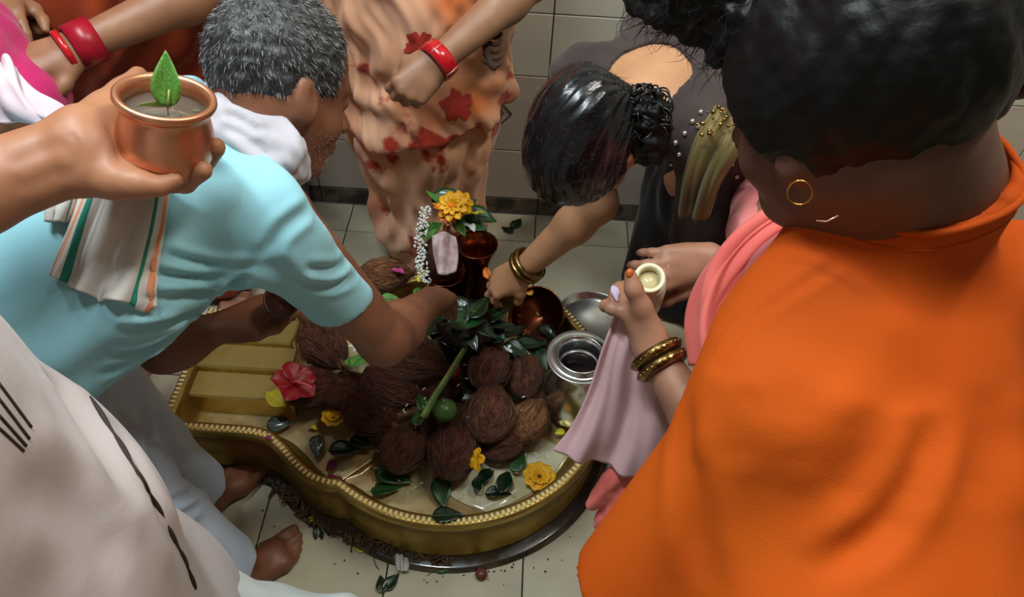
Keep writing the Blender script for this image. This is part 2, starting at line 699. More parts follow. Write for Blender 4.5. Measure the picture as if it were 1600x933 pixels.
M_COPPER = mat('copper', (226, 168, 134), (200, 132, 96), ns=12, rough=0.36, metal=1, bump=0.06, bs=40, rough2=0.42)
M_COPPER_D = mat('copper_dark', (150, 82, 48), (78, 40, 26), ns=18, rough=0.22, metal=1, bump=0.1, bs=30, rough2=0.4)
M_STEEL = mat('stainless_steel', (226, 230, 230), (206, 210, 210), ns=10, rough=0.2, metal=1, rough2=0.3)
M_STONE = mat('linga_stone', (34, 28, 26), (20, 17, 16), ns=20, rough=0.25, bump=0.1, bs=30, coat=0.4)
M_COCO = mat('coconut_husk', (118, 70, 46), (56, 30, 20), ns=5, rough=0.55, bump=1.0, bs=14, stretch=(0.35, 4, 4), bdist=0.014, detail=5)
M_COCO_L = mat('coconut_husk_pale', (176, 122, 78), (86, 52, 32), ns=5, rough=0.6, bump=1.0, bs=14, stretch=(0.35, 4, 4), bdist=0.014, detail=5)
M_COCO_R = mat('coconut_husk_red', (108, 54, 38), (54, 26, 18), ns=5, rough=0.5, bump=1.0, bs=14, stretch=(0.35, 4, 4), bdist=0.014, detail=5)
M_FIBRE = mat('coconut_fibre', (118, 74, 48), (70, 42, 28), ns=10, rough=0.6)
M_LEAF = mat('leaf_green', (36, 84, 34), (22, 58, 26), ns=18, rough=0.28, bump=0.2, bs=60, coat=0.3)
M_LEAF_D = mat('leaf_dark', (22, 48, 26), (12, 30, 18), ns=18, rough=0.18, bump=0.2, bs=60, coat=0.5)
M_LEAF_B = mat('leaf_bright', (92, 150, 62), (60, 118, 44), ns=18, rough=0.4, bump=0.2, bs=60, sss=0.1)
M_VEIN = mat('leaf_vein', (70, 112, 58), (52, 92, 44), rough=0.5)
M_YEL = mat('petal_yellow', (236, 184, 24), (214, 140, 14), ns=40, rough=0.5, sss=0.1)
M_LEMON = mat('petal_lemon', (232, 220, 60), (204, 184, 30), ns=40, rough=0.5, sss=0.1)
M_ORANGE = mat('petal_orange', (228, 128, 32), (196, 84, 20), ns=40, rough=0.5, sss=0.1)
M_RED = mat('petal_red', (160, 14, 30), (104, 6, 18), ns=50, rough=0.45, sss=0.1)
M_PINK = mat('petal_pink', (206, 74, 138), (160, 40, 110), ns=50, rough=0.5, sss=0.1)
M_MAUVE = mat('petal_mauve', (150, 50, 110), (110, 30, 80), ns=50, rough=0.5, sss=0.1)
M_WHITE = mat('petal_white', (226, 226, 222), (190, 196, 190), ns=50, rough=0.5, sss=0.1)
M_BLUE = mat('petal_blue', (44, 60, 190), (30, 36, 130), ns=50, rough=0.5)
M_STEMG = mat('stem_green', (150, 166, 88), (108, 134, 60), ns=30, rough=0.5)
M_FRUIT = mat('green_fruit', (84, 116, 58), (60, 92, 44), ns=22, rough=0.3, bump=0.1, bs=60)
M_DARKCTR = mat('flower_centre', (96, 66, 24), (58, 40, 18), ns=80, rough=0.8)
M_WATER = mat('milky_water', (206, 204, 178), (176, 170, 132), ns=9, rough=0.05, bump=0.12, bs=14, spec=0.6, coat=0.3)
M_DEBRIS = mat('soggy_debris', (104, 72, 44), (58, 40, 26), ns=40, rough=0.5, bump=0.6, bs=60)
M_NUT = mat('betel_nut', (116, 66, 52), (82, 42, 36), ns=40, rough=0.4)
M_SPECK = mat('mud_speck', (66, 58, 40), (40, 34, 26), rough=0.8)
M_LAMP = mat('tube_glass', (235, 245, 255), rough=0.4, emit=6)
M_LAMPBOX = mat('lamp_housing', (225, 225, 220), rough=0.5)
M_PLASTIC = mat('cream_plastic', (224, 218, 188), (212, 204, 170), ns=6, rough=0.35, sss=0.1)
M_OIL = mat('liquid_in_bottle', (196, 186, 140), rough=0.1)
M_LOTAW = mat('clear_water', (226, 230, 214), rough=0.02, trans=0.9, ior=1.33)

# ------------------------------------------------------------------ floor
TS = 0.28
floor = MB().box((-1.96, -1.45, -0.08), (1.96, 1.80, -0.006)).build('floor', M_GROUT, smooth=False)
tag(floor, 'cream floor tiles with dark joints under the brass basin', 'floor', kind='structure')
tile_me = MB().box((0.0015, 0.0015, -0.006), (TS - 0.0015, TS - 0.0015, 0.0), bev=0.0012).mesh('floor_tile', M_TILE_F, smooth=False)
for i in range(-8, 7):
    for j in range(-8, 5):
        x0, y0 = 0.057 + i * TS, 0.56 + j * TS
        if x0 < -1.96 or x0 + TS > 1.96 or y0 < -1.45:                 # cut pieces along the side walls
            xa, xb, ya = max(x0, -1.96), min(x0 + TS, 1.96), max(y0, -1.45)
            yb = min(y0 + TS, 1.80)
            link('floor_tile', tile_me, (xa, ya, 0), scale=((xb - xa) / TS, (yb - ya) / TS, 1), parent=floor)
            continue
        if y0 + TS > 1.80:
            o = link('floor_tile', tile_me, (x0, y0, -0.0), scale=(1, (1.80 - y0) / TS, 1), parent=floor)
        else:
            o = link('floor_tile', tile_me, (x0, y0, random.uniform(-0.0008, 0)), parent=floor)

# ------------------------------------------------------------------ walls
WY = 1.80
wall = MB().box((-2.0, WY + 0.008, 0), (2.0, WY + 0.12, 2.62)).build('wall_back', M_PLASTER, smooth=False)
tag(wall, 'tiled temple wall behind the standing women', 'wall', kind='structure')
MB().box((-1.96, WY + 0.004, 0), (1.96, WY + 0.0085, 1.30)).build('grout_bed', M_GROUT, wall, smooth=False)
rows = [0.0, 0.062, 0.236, 0.476, 0.650, 0.890, 1.064, 1.30]
TWD = 0.33
meshes = {}
for r in range(len(rows) - 1):
    h = rows[r + 1] - rows[r]
    mm = M_TILE_D if r == 0 else (M_TILE_LIT if r in (3, 4, 5, 6) else M_TILE_W)  # upper rows get the paler copy that paints in the light
    me = MB().box((0.0015, -0.004, 0.0015), (TWD - 0.0015, 0.004, h - 0.0015), bev=0.0015).mesh('wall_tile', mm, smooth=False)
    for i in range(-6, 6):
        x0 = 0.06 + i * TWD
        if x0 < -1.97 or x0 + TWD > 2.05: continue
        link('wall_tile', me, (x0, WY + 0.004, rows[r]), parent=wall)
# printed diamond on one tile
dx, dz, dh = -0.105, 0.36, 0.074
b = MB()
for k, w in ((1.0, 0.009), (0.72, 0.004)):
    P = [(dx + dh * k, dz), (dx, dz + dh * k * 1.15), (dx - dh * k, dz), (dx, dz - dh * k * 1.15)]
    for a in range(4):
        b.tube([(P[a][0], WY - 0.0004, P[a][1]), (P[(a + 1) % 4][0], WY - 0.0004, P[(a + 1) % 4][1])], w / 2, seg=4, flat=0.12)
for a in range(6):
    t = a * math.pi / 3
    b.ball((dx + 0.018 * math.cos(t), WY - 0.0002, dz + 0.018 * math.sin(t)), (0.011, 0.0008, 0.011), 8, 6)
b.build('printed_diamond', M_INLAY, wall, smooth=False)
for nm, lo, hi in (('wall_left', (-2.0, -1.5, 0), (-1.96, 1.80, 2.62)), ('wall_right', (1.96, -1.5, 0), (2.0, 1.80, 2.62)),
                   ('wall_front', (-2.0, -1.5, 0), (2.0, -1.45, 2.62))):
    o = MB().box(lo, hi).build(nm, M_PLASTER, smooth=False)
    tag(o, {'wall_left': 'plain cream side wall beyond the women in red and pink',
            'wall_right': 'plain cream side wall beyond the orange shirt',
            'wall_front': 'plain cream wall behind the crowd'}[nm], 'wall', kind='structure')
o = MB().box((-2.0, -1.5, 2.62), (2.0, 1.92, 2.70)).build('ceiling', M_PLASTER, smooth=False)
tag(o, 'plain pale ceiling carrying the tube lamps', 'ceiling', kind='structure')
for lx, ly, ln in ((-0.60, 0.80, 1.2), (0.75, 0.95, 0.9)):
    t = empty('tube_lamp', (lx, ly, 2.56))
    tag(t, 'long cool white ceiling tube lamp' if lx < 0 else 'shorter warm white ceiling tube lamp', 'lamp')
    MB().box((lx - ln / 2, ly - 0.03, 2.57), (lx + ln / 2, ly + 0.03, 2.62), bev=0.004).build('housing', M_LAMPBOX, t, smooth=False)
    MB().tube([(lx - ln / 2 + .02, ly, 2.55), (lx + ln / 2 - .02, ly, 2.55)], 0.014, seg=14).build('tube', M_LAMP, t)

# ------------------------------------------------------------------ brass basin with spout
BC = V(-0.12, 1.035)
BR = 0.352


def outline():
    a0 = math.radians(126.6)
    arc = [BC + BR * V(math.cos(a), math.sin(a)) for a in np.linspace(-a0, a0, 130)]
    near = spline([(-0.726, 0.863), (-0.60, 0.862), (-0.515, 0.858), (-0.472, 0.834), (-0.43, 0.795), (-0.385, 0.763), (-0.332, 0.749)], 40)
    far = near.copy(); far[:, 1] = 2 * BC[1] - far[:, 1]
    far = far[::-1]
    end = [V(-0.726, y) for y in np.linspace(far[-1][1], near[0][1], 14)[1:-1]]
    return np.array(list(arc) + list(far[1:]) + end + list(near[:-1]))


def offset(P, d):
    t = np.roll(P, -1, 0) - np.roll(P, 1, 0)
    n = np.stack([-t[:, 1], t[:, 0]], 1)
    n /= np.maximum(np.linalg.norm(n, axis=1, keepdims=True), 1e-9)
    return P + n * d


OUT = outline()
prof = [(0.016, 0.004), (0.008, 0.008), (0.008, 0.020), (0.014, 0.026), (0.012, 0.10), (0.006, 0.128), (0.000, 0.138), (-0.001, 0.152),
        (0.002, 0.158), (0.006, 0.160), (0.021, 0.160), (0.025, 0.157), (0.028, 0.150), (0.032, 0.10), (0.044, 0.082), (0.06, 0.078)]
v, f = [], []
n = len(OUT)
for d, z in prof:
    P = offset(OUT, d)
    v += [(p[0], p[1], z) for p in P]
for k in range(len(prof) - 1):
    for i in range(n):
        j = (i + 1) % n
        f.append((k * n + i, k * n + j, (k + 1) * n + j, (k + 1) * n + i))
basin = empty('brass_basin', (BC[0], BC[1], 0))
tag(basin, 'round brass shrine basin with beaded rim and long spout, full of coconuts', 'basin')
obj('basin_wall', v, f, M_BRASS_D, basin)
# floor of the basin, gently dished
cv, cf = [], []
P = offset(OUT, 0.058)
rings = 9
for k in range(rings):
    s = 1 - k / rings
    for p in P:
        ccx = max(-0.5, min(BC[0], p[0])) if p[0] < BC[0] else BC[0]
        cen = V(ccx if p[0] < -0.45 else BC[0], BC[1])
        q = cen + (p - cen) * s
        cv.append((q[0], q[1], 0.0785 - 0.006 * (1 - s)))
for k in range(rings - 1):
    for i in range(n):
        j = (i + 1) % n
        cf.append((k * n + i, k * n + j, (k + 1) * n + j, (k + 1) * n + i))
cf.append(tuple((rings - 1) * n + i for i in range(n)))
obj('basin_floor', cv, cf, M_BRASS_W, basin)
# beads on the rim
rim = offset(OUT, 0.0115)
seg = np.linalg.norm(np.roll(rim, -1, 0) - rim, axis=1)
cum = np.concatenate([[0], np.cumsum(seg)])
bead_me = MB().box((-0.0034, -0.0058, 0), (0.0034, 0.0058, 0.0042), bev=0.0012).mesh('rim_bead', M_BEAD, smooth=False)
nb = 240
for k in range(nb):
    s = cum[-1] * (k + 0.5) / nb
    i = int(np.searchsorted(cum, s) - 1)
    t = (s - cum[i]) / seg[i]
    a, c = rim[i], rim[(i + 1) % n]
    p = a * (1 - t) + c * t
    ang = math.atan2(c[1] - a[1], c[0] - a[0])
    link('rim_bead', bead_me, (p[0] - BC[0], p[1] - BC[1], 0.1595), (0, 0, ang), parent=basin)
# stepped brass ledges along the far side of the spout
for y0, y1, zt in ((0.965, 1.036, 0.140), (1.036, 1.104, 0.156), (1.104, 1.178, 0.168)):
    MB().box((-0.722, y0, 0.07), (-0.47 - (y0 - 0.965) * 0.2, y1, zt), bev=0.004).build('spout_ledge', M_BRASS, basin, smooth=False)
# wet foot plate under the basin; its dark colour also holds the basin's shadow
P0, P1 = offset(OUT, -0.012), offset(OUT, -0.024)
keep = P0[:, 0] > -0.40
v = [(p[0], p[1], 0.0) for p in P1] + [(p[0], p[1], 0.004) for p in P1] + [(p[0], p[1], 0.008) for p in P0] + [(p[0], p[1], 0.008) for p in offset(OUT, 0.02)]
f = [(k * n + i, k * n + (i + 1) % n, (k + 1) * n + (i + 1) % n, (k + 1) * n + i) for k in range(3) for i in range(n)]
obj('foot_plate', v, f, mat('wet_shadowed_plate', (70, 60, 42), (36, 30, 24), ns=20, rough=0.08, rough2=0.3, spec=0.7, coat=0.5), basin)
# shallow milky water lying in the front of the basin
pool = []
for a in np.linspace(0, 2 * math.pi, 64, endpoint=False):
    w = 1 + 0.12 * math.sin(3 * a + 1) + 0.08 * math.sin(5 * a + 2)
    pool.append((0.02 + 0.155 * w * math.cos(a), 0.862 + 0.10 * w * math.sin(a)))
pool = [BC + nrm(V(*p) - BC) * min(np.linalg.norm(V(*p) - BC), 0.289) for p in pool]
v = [(p[0], p[1], 0.0805) for p in pool] + [((p[0] - 0.02) * .96 + 0.02, (p[1] - 0.862) * .96 + 0.862, 0.0828) for p in pool]
m_ = len(pool)
f = [(i, (i + 1) % m_, m_ + (i + 1) % m_, m_ + i) for i in range(m_)] + [tuple(range(m_, 2 * m_))]
o = obj('milky_water', v, f, M_WATER, origin=(0.02, 0.862, 0.0805))
tag(o, 'shallow milky water lying in the front of the brass basin', 'water', kind='stuff')

# ------------------------------------------------------------------ leaves, petals, flowers, coconuts


def leaf_mesh(name, m, L=1.0, wd=0.62, cup=0.10, curl=0.12, tip=1.4, n=12, w=7, wav=0.02, seed=0, blunt=False):
    """unit leaf along +x, thin closed solid"""
    top = []
    for i in range(n):
        t = i / (n - 1)
        hw = 0.5 * wd * (math.sin(math.pi * t ** 0.72) ** 0.85) * (1 - 0.30 * t ** tip) + 0.012 * (1 - t)
        if blunt:
            hw = 0.5 * wd * (0.12 + 0.88 * min(1, t * 1.7) ** 0.8) * math.sqrt(max(0.02, 1 - max(0, (t - 0.55) / 0.45) ** 2.4))
        for k in range(w):
            s = -1 + 2 * k / (w - 1)
            z = cup * abs(s) * hw * 1.6 - curl * t * t + wav * math.sin(9 * t + 3 * s + seed) * abs(s)
            top.append((t * L, s * hw * L, z * L))
    b = [(x, y, z - 0.014 * L) for x, y, z in top]
    N = n * w
    f = []
    for i in range(n - 1):
        for k in range(w - 1):
            a = i * w + k
            f.append((a, a + w, a + w + 1, a + 1))
            f.append((a + N, a + 1 + N, a + w + 1 + N, a + w + N))
    for k in range(w - 1):
        f += [(k, k + 1, k + 1 + N, k + N), ((n - 1) * w + k + 1, (n - 1) * w + k, (n - 1) * w + k + N, (n - 1) * w + k + 1 + N)]
    for i in range(n - 1):
        a, c = i * w, i * w + w - 1
        f += [(a + w, a, a + N, a + w + N), (c, c + w, c + w + N, c + N)]
    me = mesh_np(name, np.array(top + b), f)
    me.materials.append(m)
    return me


LEAFS = {'g': leaf_mesh('leaf', M_LEAF), 'd': leaf_mesh('leaf', M_LEAF_D, seed=2), 'b': leaf_mesh('leaf', M_LEAF_B, curl=0.2, seed=4),
         'c': leaf_mesh('leaf', M_LEAF_D, curl=0.45, cup=0.35, wd=0.5, seed=1), 'B': leaf_mesh('leaf', M_LEAF_B, curl=0.05, wd=0.75, cup=0.2)}
RIB = MB().tube([(-0.14, 0, 0.006), (0, 0, 0.004), (0.35, 0, -0.008), (0.7, 0, -0.055), (0.96, 0, -0.105)], [0.016, 0.014, 0.011, 0.008, 0.003], seg=5).mesh('midrib', M_VEIN)


def lay(p, ang, tilt=(0, 0), zref=None):
    """rotation that lays +x along a picture direction (degrees, 0 = right, 90 = up the picture) on a level surface"""
    a = math.radians(ang)
    d = V(math.cos(a), math.sin(a) * 1.25, 0)
    x = nrm(d)
    y = V(-x[1], x[0], 0)
    z = V(0, 0, 1)
    R = np.stack([x, y, z], 1)
    T = np.array(Euler((tilt[0], tilt[1], 0)).to_matrix())
    return R @ T


def leaf(px, py, z, ang, L, kind='g', tilt=None, label='', group='', rib=True):
    p = Z(px, py, z)
    t = tilt if tilt is not None else (random.uniform(-.25, .25), random.uniform(-.2, .1))
    R = lay(p, ang, t)
    o = link('leaf', LEAFS[kind], p - R @ V(L * 0.5, 0, 0), R, (L, L, L))
    tag(o, label, 'leaf', group)
    if rib and kind not in 'c':
        link('midrib', RIB, parent=o)
    return o


def coconut_mesh(m, seed):
    r = random.Random(seed)
    nu, nv = 30, 22
    ph = r.uniform(0, 6)
    v = []
    for i in range(nv + 1):
        t = i / nv
        x = -0.5 + t
        rad = 0.36 * math.sin(math.pi * min(1, t ** 0.92)) ** 0.62 * (1 - 0.22 * max(0, t - 0.5) * 2)
        if t > 0.86: rad *= 1 - 0.35 * (t - 0.86) / 0.14
        for k in range(nu):
            a = 2 * math.pi * k / nu
            rr = rad * (1 + 0.055 * math.cos(3 * a + ph) + 0.02 * math.sin(7 * a + ph * 2 + 3 * t) + r.uniform(-.018, .018))
            v.append((x + (0.04 if t > 0.93 else 0) * (t - .93) / .07, rr * math.cos(a), rr * math.sin(a)))
    f = [(i * nu + k, i * nu + (k + 1) % nu, (i + 1) * nu + (k + 1) % nu, (i + 1) * nu + k)[::-1] for i in range(nv) for k in range(nu)]
    me = mesh_np('coconut', np.array(v), f)
    me.materials.append(m)
    return me


def fibre_mesh(seed, n=90):
    r = random.Random(seed)
    b = MB()
    for _ in range(n):
        a = r.uniform(0, 6.28)
        t0 = r.uniform(0.02, 0.6)
        ln = r.uniform(0.25, 0.55)
        pts = []
        for k in range(6):
            t = min(1.0, t0 + ln * k / 5)
            rad = 0.36 * math.sin(math.pi * min(.999, t ** 0.92)) ** 0.62 * (1 - 0.22 * max(0, t - 0.5) * 2) + 0.012 + (0.03 * (k / 5) ** 3)
            if t > .97: rad = max(rad, 0.05)
            aa = a + 0.12 * math.sin(k + a * 5)
            pts.append((-0.5 + t, rad * math.cos(aa), rad * math.sin(aa)))
        b.tube(pts, [0.004, 0.005, 0.005, 0.004, 0.003, 0.001], seg=3, caps=False)
    for _ in range(16):                                              # tuft at the pointed end
        a, w = r.uniform(0, 6.28), r.uniform(0.01, 0.1)
        b.tube([(0.40, 0.09 * math.cos(a), 0.09 * math.sin(a)), (0.5, .05 * math.cos(a), .05 * math.sin(a)),
                (0.62 + r.uniform(-.04, .06), w * math.cos(a), w * math.sin(a))], [0.02, 0.016, 0.003], seg=4, caps=False)
    return b.mesh('husk_fibre', M_FIBRE)


COCO = [coconut_mesh(M_COCO, 3), coconut_mesh(M_COCO_R, 5), coconut_mesh(M_COCO_L, 9)]
FIB = [fibre_mesh(1), fibre_mesh(2)]


def coconut(px, py, z, ang, L, fat=1.0, kind=0, tilt=0.0, label='dark brown husked coconut in the heap filling the brass basin',
            group='coconuts heaped in the basin'):
    p = Z(px, py, z)
    R = lay(p, ang, (random.uniform(0, 6), tilt))
    o = link('coconut', COCO[kind], p, R, (L, L * fat, L * fat))
    tag(o, label, 'coconut', group)
    link('husk_fibre', FIB[random.randrange(2)], parent=o)
    return o


# the linga, a pot heaped with flowers and a flared copper pot at the back of the basin
b = MB().lathe([(0.12, 0.0), (0.12, 0.03), (0.095, 0.04), (0.07, 0.05), (0.07, 0.15), (0.066, 0.185), (0.05, 0.215), (0.03, 0.23), (0.0, 0.236)], 40, origin=(-0.10, 1.12, 0.073))
o = b.build('stone_linga', M_STONE, origin=(-0.10, 1.12, 0.073))
tag(o, 'dark polished stone linga rising between the coconuts', 'linga')

c = Z(745, 381, 0.37)
b = MB().lathe([(0.0, 0.0), (0.028, 0.0), (0.034, 0.01), (0.046, 0.05), (0.05, 0.09), (0.044, 0.14), (0.028, 0.19), (0.026, 0.21), (0.034, 0.25), (0.047, 0.288), (0.048, 0.292),
                (0.045, 0.291), (0.031, 0.25), (0.023, 0.21), (0.0, 0.20)], 40, origin=(c[0], c[1], 0.078))
o = b.build('flared_copper_pot', M_COPPER_D, origin=(c[0], c[1], 0.078))
tag(o, 'tall copper pot with a flared rim beside the flower heap', 'pot')

c = Z(693, 395, 0.34); FP = c
b = MB().lathe([(0.0, 0.0), (0.04, 0.0), (0.05, 0.01), (0.062, 0.06), (0.056, 0.12), (0.036, 0.16), (0.034, 0.18), (0.05, 0.20), (0.048, 0.203), (0.03, 0.18), (0.0, 0.17)], 36, origin=(c[0], c[1], 0.078))
o = b.build('flower_pot', M_COPPER_D, origin=(c[0], c[1], 0.078))
tag(o, 'dark round pot hidden under leaves, garlands and marigold petals', 'pot')
R = np.array(Euler((0.2, -1.45, 0)).to_matrix())
o = link('coconut', COCO[0], (c[0], c[1], 0.335), R, (0.15, 0.125, 0.125))
tag(o, 'coconut standing upright in the pot under the flower heap', 'coconut')
link('husk_fibre', FIB[0], parent=o)

# bright leaves and petals heaped on the pot
for px, py, z, ang, L, k, ti in ((688, 318, .43, 150, .085, 'B', (.5, -.5)), (700, 306, .44, 10, .08, 'g', (.3, -.3)), (674, 358, .40, 25, .062, 'b', (.9, -.2)),
                                 (738, 348, .40, 330, .08, 'g', (.4, -.2)), (718, 352, .40, 300, .055, 'b', (.5, .2)), (752, 336, .41, 350, .075, 'g', (.3, .1)),
                                 (655, 455, .26, 80, .045, 'b', (.4, .1)), (612, 467, .24, 5, .05, 'b', (.3, .1)), (726, 322, .42, 40, .08, 'g', (.4, -.1))):
    leaf(px, py, z, ang, L, k, ti, 'bright green leaf tucked into the flower heap on the pot', 'leaves in the flower heap')


def petal_mesh(name, m, wd=0.55, cup=0.3, seed=0):
    return leaf_mesh(name, m, wd=wd, cup=cup, curl=0.25, tip=0.2, n=9, w=7, wav=0.07, seed=seed, blunt=True)


PET = {k: petal_mesh('petal', mm, seed=i) for i, (k, mm) in enumerate((('y', M_YEL), ('l', M_LEMON), ('o', M_ORANGE), ('r', M_RED), ('p', M_PINK), ('w', M_WHITE), ('m', M_MAUVE), ('u', M_BLUE)))}


def flower(name, px, py, z, R_, kind, n, label, ctr=M_DARKCTR, tilt=(0, 0), layers=1, wide=1.0, group=None, lift=0.25):
    p = Z(px, py, z)
    t = empty(name, p)
    tag(t, label, 'flower', group)
    Rm = np.array(Euler((tilt[0], tilt[1], random.uniform(0, 6))).to_matrix())
    for l in range(layers):
        for k in range(n):
            a = 2 * math.pi * (k + 0.5 * l) / n
            r = Rm @ np.array(Euler((0, -lift - 0.35 * l, a)).to_matrix())
            s = R_ * (1 - 0.25 * l)
            link('petal', PET[kind], Rm @ V(0, 0, 0.002 * l), r, (s, s * wide, s), t)
    if ctr is not None:
        bb = MB().ball((0, 0, 0), (R_ * 0.24, R_ * 0.24, R_ * 0.14), 10, 6)
        me = bb.mesh('flower_centre', ctr)
        link('flower_centre', me, Rm @ V(0, 0, R_ * 0.1), parent=t)
    return t


flower('marigold', 706, 322, .455, .036, 'y', 9, 'open orange-yellow flower on top of the flower heap', M_ORANGE, (.5, 0), 2)
flower('marigold', 690, 328, .445, .024, 'o', 7, 'small orange flower on the flower heap beside the open yellow one', M_DARKCTR, (.5, -.4), 1)
flower('marigold', 742, 334, .43, .026, 'l', 6, 'lemon yellow flower at the edge of the flower heap above the flared pot', None, (.6, .3), 1)
flower('marigold', 722, 318, .45, .030, 'y', 7, 'half open yellow flower behind the lemon flower in the heap', M_ORANGE, (.7, .3), 1)
flower('marigold', 700, 338, .435, .022, 'o', 6, 'small orange flower low on the flower heap', None, (.8, 0), 1)
flower('marigold', 521, 655, .112, .028, 'y', 8, 'round yellow flower lying by the coconut with the hibiscus', M_DARKCTR, (.1, 0), 2, 1.5, lift=.6)
flower('marigold', 842, 747, .094, .036, 'y', 9, 'round yellow flower floating in the milky water', M_DARKCTR, (.1, 0), 2, 1.4, lift=.45)
flower('marigold', 745, 718, .175, .024, 'y', 5, 'crumpled yellow-orange flower on the front coconut', None, (.9, .2), 1, 1.5)
flower('jasmine', 555, 540, .25, .014, 'w', 5, 'small white flower above the leaf pair on the coconuts', None, (.6, 0), 1)
flower('jasmine', 705, 640, .20, .010, 'w', 5, 'tiny white flower beside the round green fruit', None, (.3, 0), 1)
flower('jasmine', 793, 546, .22, .013, 'w', 4, 'tiny white flower on the dark coconuts near the steel pot', None, (.3, 0), 1)
flower('purple_flower', 718, 534, .24, .015, 'u', 5, 'small deep blue flower at the tip of the stalk', None, (.5, 0), 2)
h = flower('hibiscus', 459, 600, .205, .05, 'r', 5, 'red hibiscus bloom resting on a coconut by the spout', None, (.35, .25), 1, 1.7, lift=.4)
MB().tube([(0, 0, 0.004), (.012, -.006, .018), (.034, -.016, .022), (.048, -.022, .018)], [.0035, .003, .0025, .003], seg=7).build('stamen', mat('stamen_pink', (226, 120, 130), (200, 70, 90), rough=.5), None)
st = bpy.data.objects['stamen']; st.parent = h; st.location = (0, 0, 0)

loose = [(428, 620, .16, 330, .062, 'l', 'long lemon petal hanging over the spout edge under the hibiscus'), (462, 574, .20, 340, .03, 'l', 'small lemon petal above the hibiscus'),
         (517, 727, .09, 60, .032, 'm', 'dark pink petal on the basin floor, one of a pair'), (524, 748, .09, 340, .034, 'p', 'bright pink petal on the basin floor, one of a pair'),
         (418, 684, .167, 10, .022, 'm', 'magenta petal on the beaded rim at the spout corner'), (440, 655, .10, 30, .03, 'm', 'dull mauve petal in the mouth of the spout'),
         (621, 422, .275, 350, .030, 'p', 'bright pink petal on the husk by the bare foot'), (660, 428, .30, 230, .038, 'l', 'lemon petal under the white garland'),
         (713, 578, .235, 240, .034, 'r', 'red petal beside the green stalk'), (875, 675, .10, 20, .025, 'l', 'lemon petal under the hanging pink cloth'),
         (490, 668, .09, 0, .02, 'l', 'small yellow petal on the basin floor by the round flower'), (560, 856, .004, 350, .030, 'l', 'yellow petal on the floor tile at the foot of the basin'),
         (505, 815, .010, 30, .022, 'p', 'pink petal on the debris below the basin cusp'), (486, 812, .010, 180, .018, 'l', 'yellow petal on the debris below the basin cusp'),
         (825, 452, .20, 300, .032, 'y', 'yellow petal below the gold bangle'), (760, 425, .33, 280, .03, 'o', 'orange petal stuck on the flared copper pot'),
         (710, 412, .33, 260, .028, 'w', 'pale petal hanging from the flower heap'), (733, 352, .405, 330, .035, 'w', 'pale blue-white petal on the flower heap'),
         (612, 565, .21, 20, .02, 'l', 'tiny yellow petal on the coconut beside the leaf pair')]
for px, py, z, a, L, k, lb in loose:
    p = Z(px, py, z)
    Rm = lay(p, a, (random.uniform(-.5, .5), random.uniform(-.3, .1)))
    tag(link('petal', PET[k], p - Rm @ V(L * .5, 0, 0), Rm, (L, L * 1.15, L)), lb, 'petal')

# white garland hanging down the front of the flower heap
b = MB()
for i in range(150):
    t = i / 149
    p = Z(668 - 10 * math.sin(t * 3) + random.uniform(-9, 9), 318 + 118 * t, 0.455 - 0.155 * t) + V(0, -0.012, 0)
    d = RNG.normal(0, 1, 3); d = d / np.linalg.norm(d) * random.uniform(.002, .006)
    b.tube([p - d, p, p + d], [.0012, random.uniform(.002, .0042), .0008], seg=5)
o = b.build('jasmine_garland', M_WHITE, origin=Z(664, 436, .3))
tag(o, 'white jasmine garland hanging down the left of the flower heap', 'garland')
vv, ff, uv = sheet([[Z(676, 368, .405), Z(692, 362, .41), Z(712, 370, .40)], [Z(676, 395, .38), Z(694, 392, .385), Z(716, 398, .375)], [Z(684, 428, .35), Z(697, 430, .35), Z(711, 424, .35)]], 22, 18,
                   .002, lambda u, v_, p: .005 * np.sin(u * 9 + 3 * v_) + .003 * np.sin(u * 5 - 7 * v_))
o = obj('white_petal_cloth', vv, ff, mat('pale_pink_petal', (190, 172, 172), (150, 122, 124), ns=30, rough=.55, sss=.1), uv=uv, origin=Z(697, 430, .35))
tag(o, 'wilted pale pink lotus petals hanging from the flower heap', 'petal')

# coconuts (pixel centre, height, picture angle, length)
for a, lb in (((645, 562, .225, 345, .165, .98, 0), 'large pointed coconut lying under the outstretched forearm'), ((612, 606, .185, 340, .155, .95, 1), 'brown coconut below the large pointed one under the forearm'),
              ((578, 645, .155, 335, .15, .95, 1), 'reddish coconut next to the round yellow flower by the spout'), ((634, 697, .140, 65, .135, 1.0, 0), 'front coconut standing between the big green leaf and the green fruit'),
              ((709, 702, .150, 80, .145, 1.0, 1), 'front coconut with the crumpled yellow flower on it'), ((766, 572, .20, 75, .14, .95, 1), 'coconut just beside the blue-tipped flower stalk'),
              ((822, 585, .165, 95, .135, .85, 0), 'narrow coconut between the flower stalk side and the steel pot'), ((766, 645, .185, 80, .15, 1.0, 0), 'dark upright coconut right beside the round green fruit'),
              ((790, 692, .125, 30, .12, .9, 0), 'low coconut behind the wet curled leaves'), ((545, 610, .15, 20, .13, .9, 1), 'coconut tucked behind the one carrying the hibiscus'),
              ((690, 600, .17, 30, .13, .9, 0), 'coconut lying underneath the green flower stalk'), ((590, 515, .20, 10, .14, .9, 0), 'coconut shaded by the blue shirt sleeve'),
              ((850, 540, .13, 60, .13, .9, 1), 'coconut between the tipped copper bowl and the steel pot'), ((700, 655, .13, 20, .12, .9, 0), 'coconut supporting the round green fruit')):
    coconut(*a, label=lb)
coconut(829, 656, .145, 60, .125, .95, 2, label='paler brown husked coconut in the heap beside the steel pot', group=None)
coconut(488, 605, .155, 10, .145, .9, 1, label='brown coconut by the spout with a red hibiscus lying on it', group=None)
coconut(505, 540, .20, 320, .16, .9, 0, label='dark husked coconut under the small brown cup', group=None)
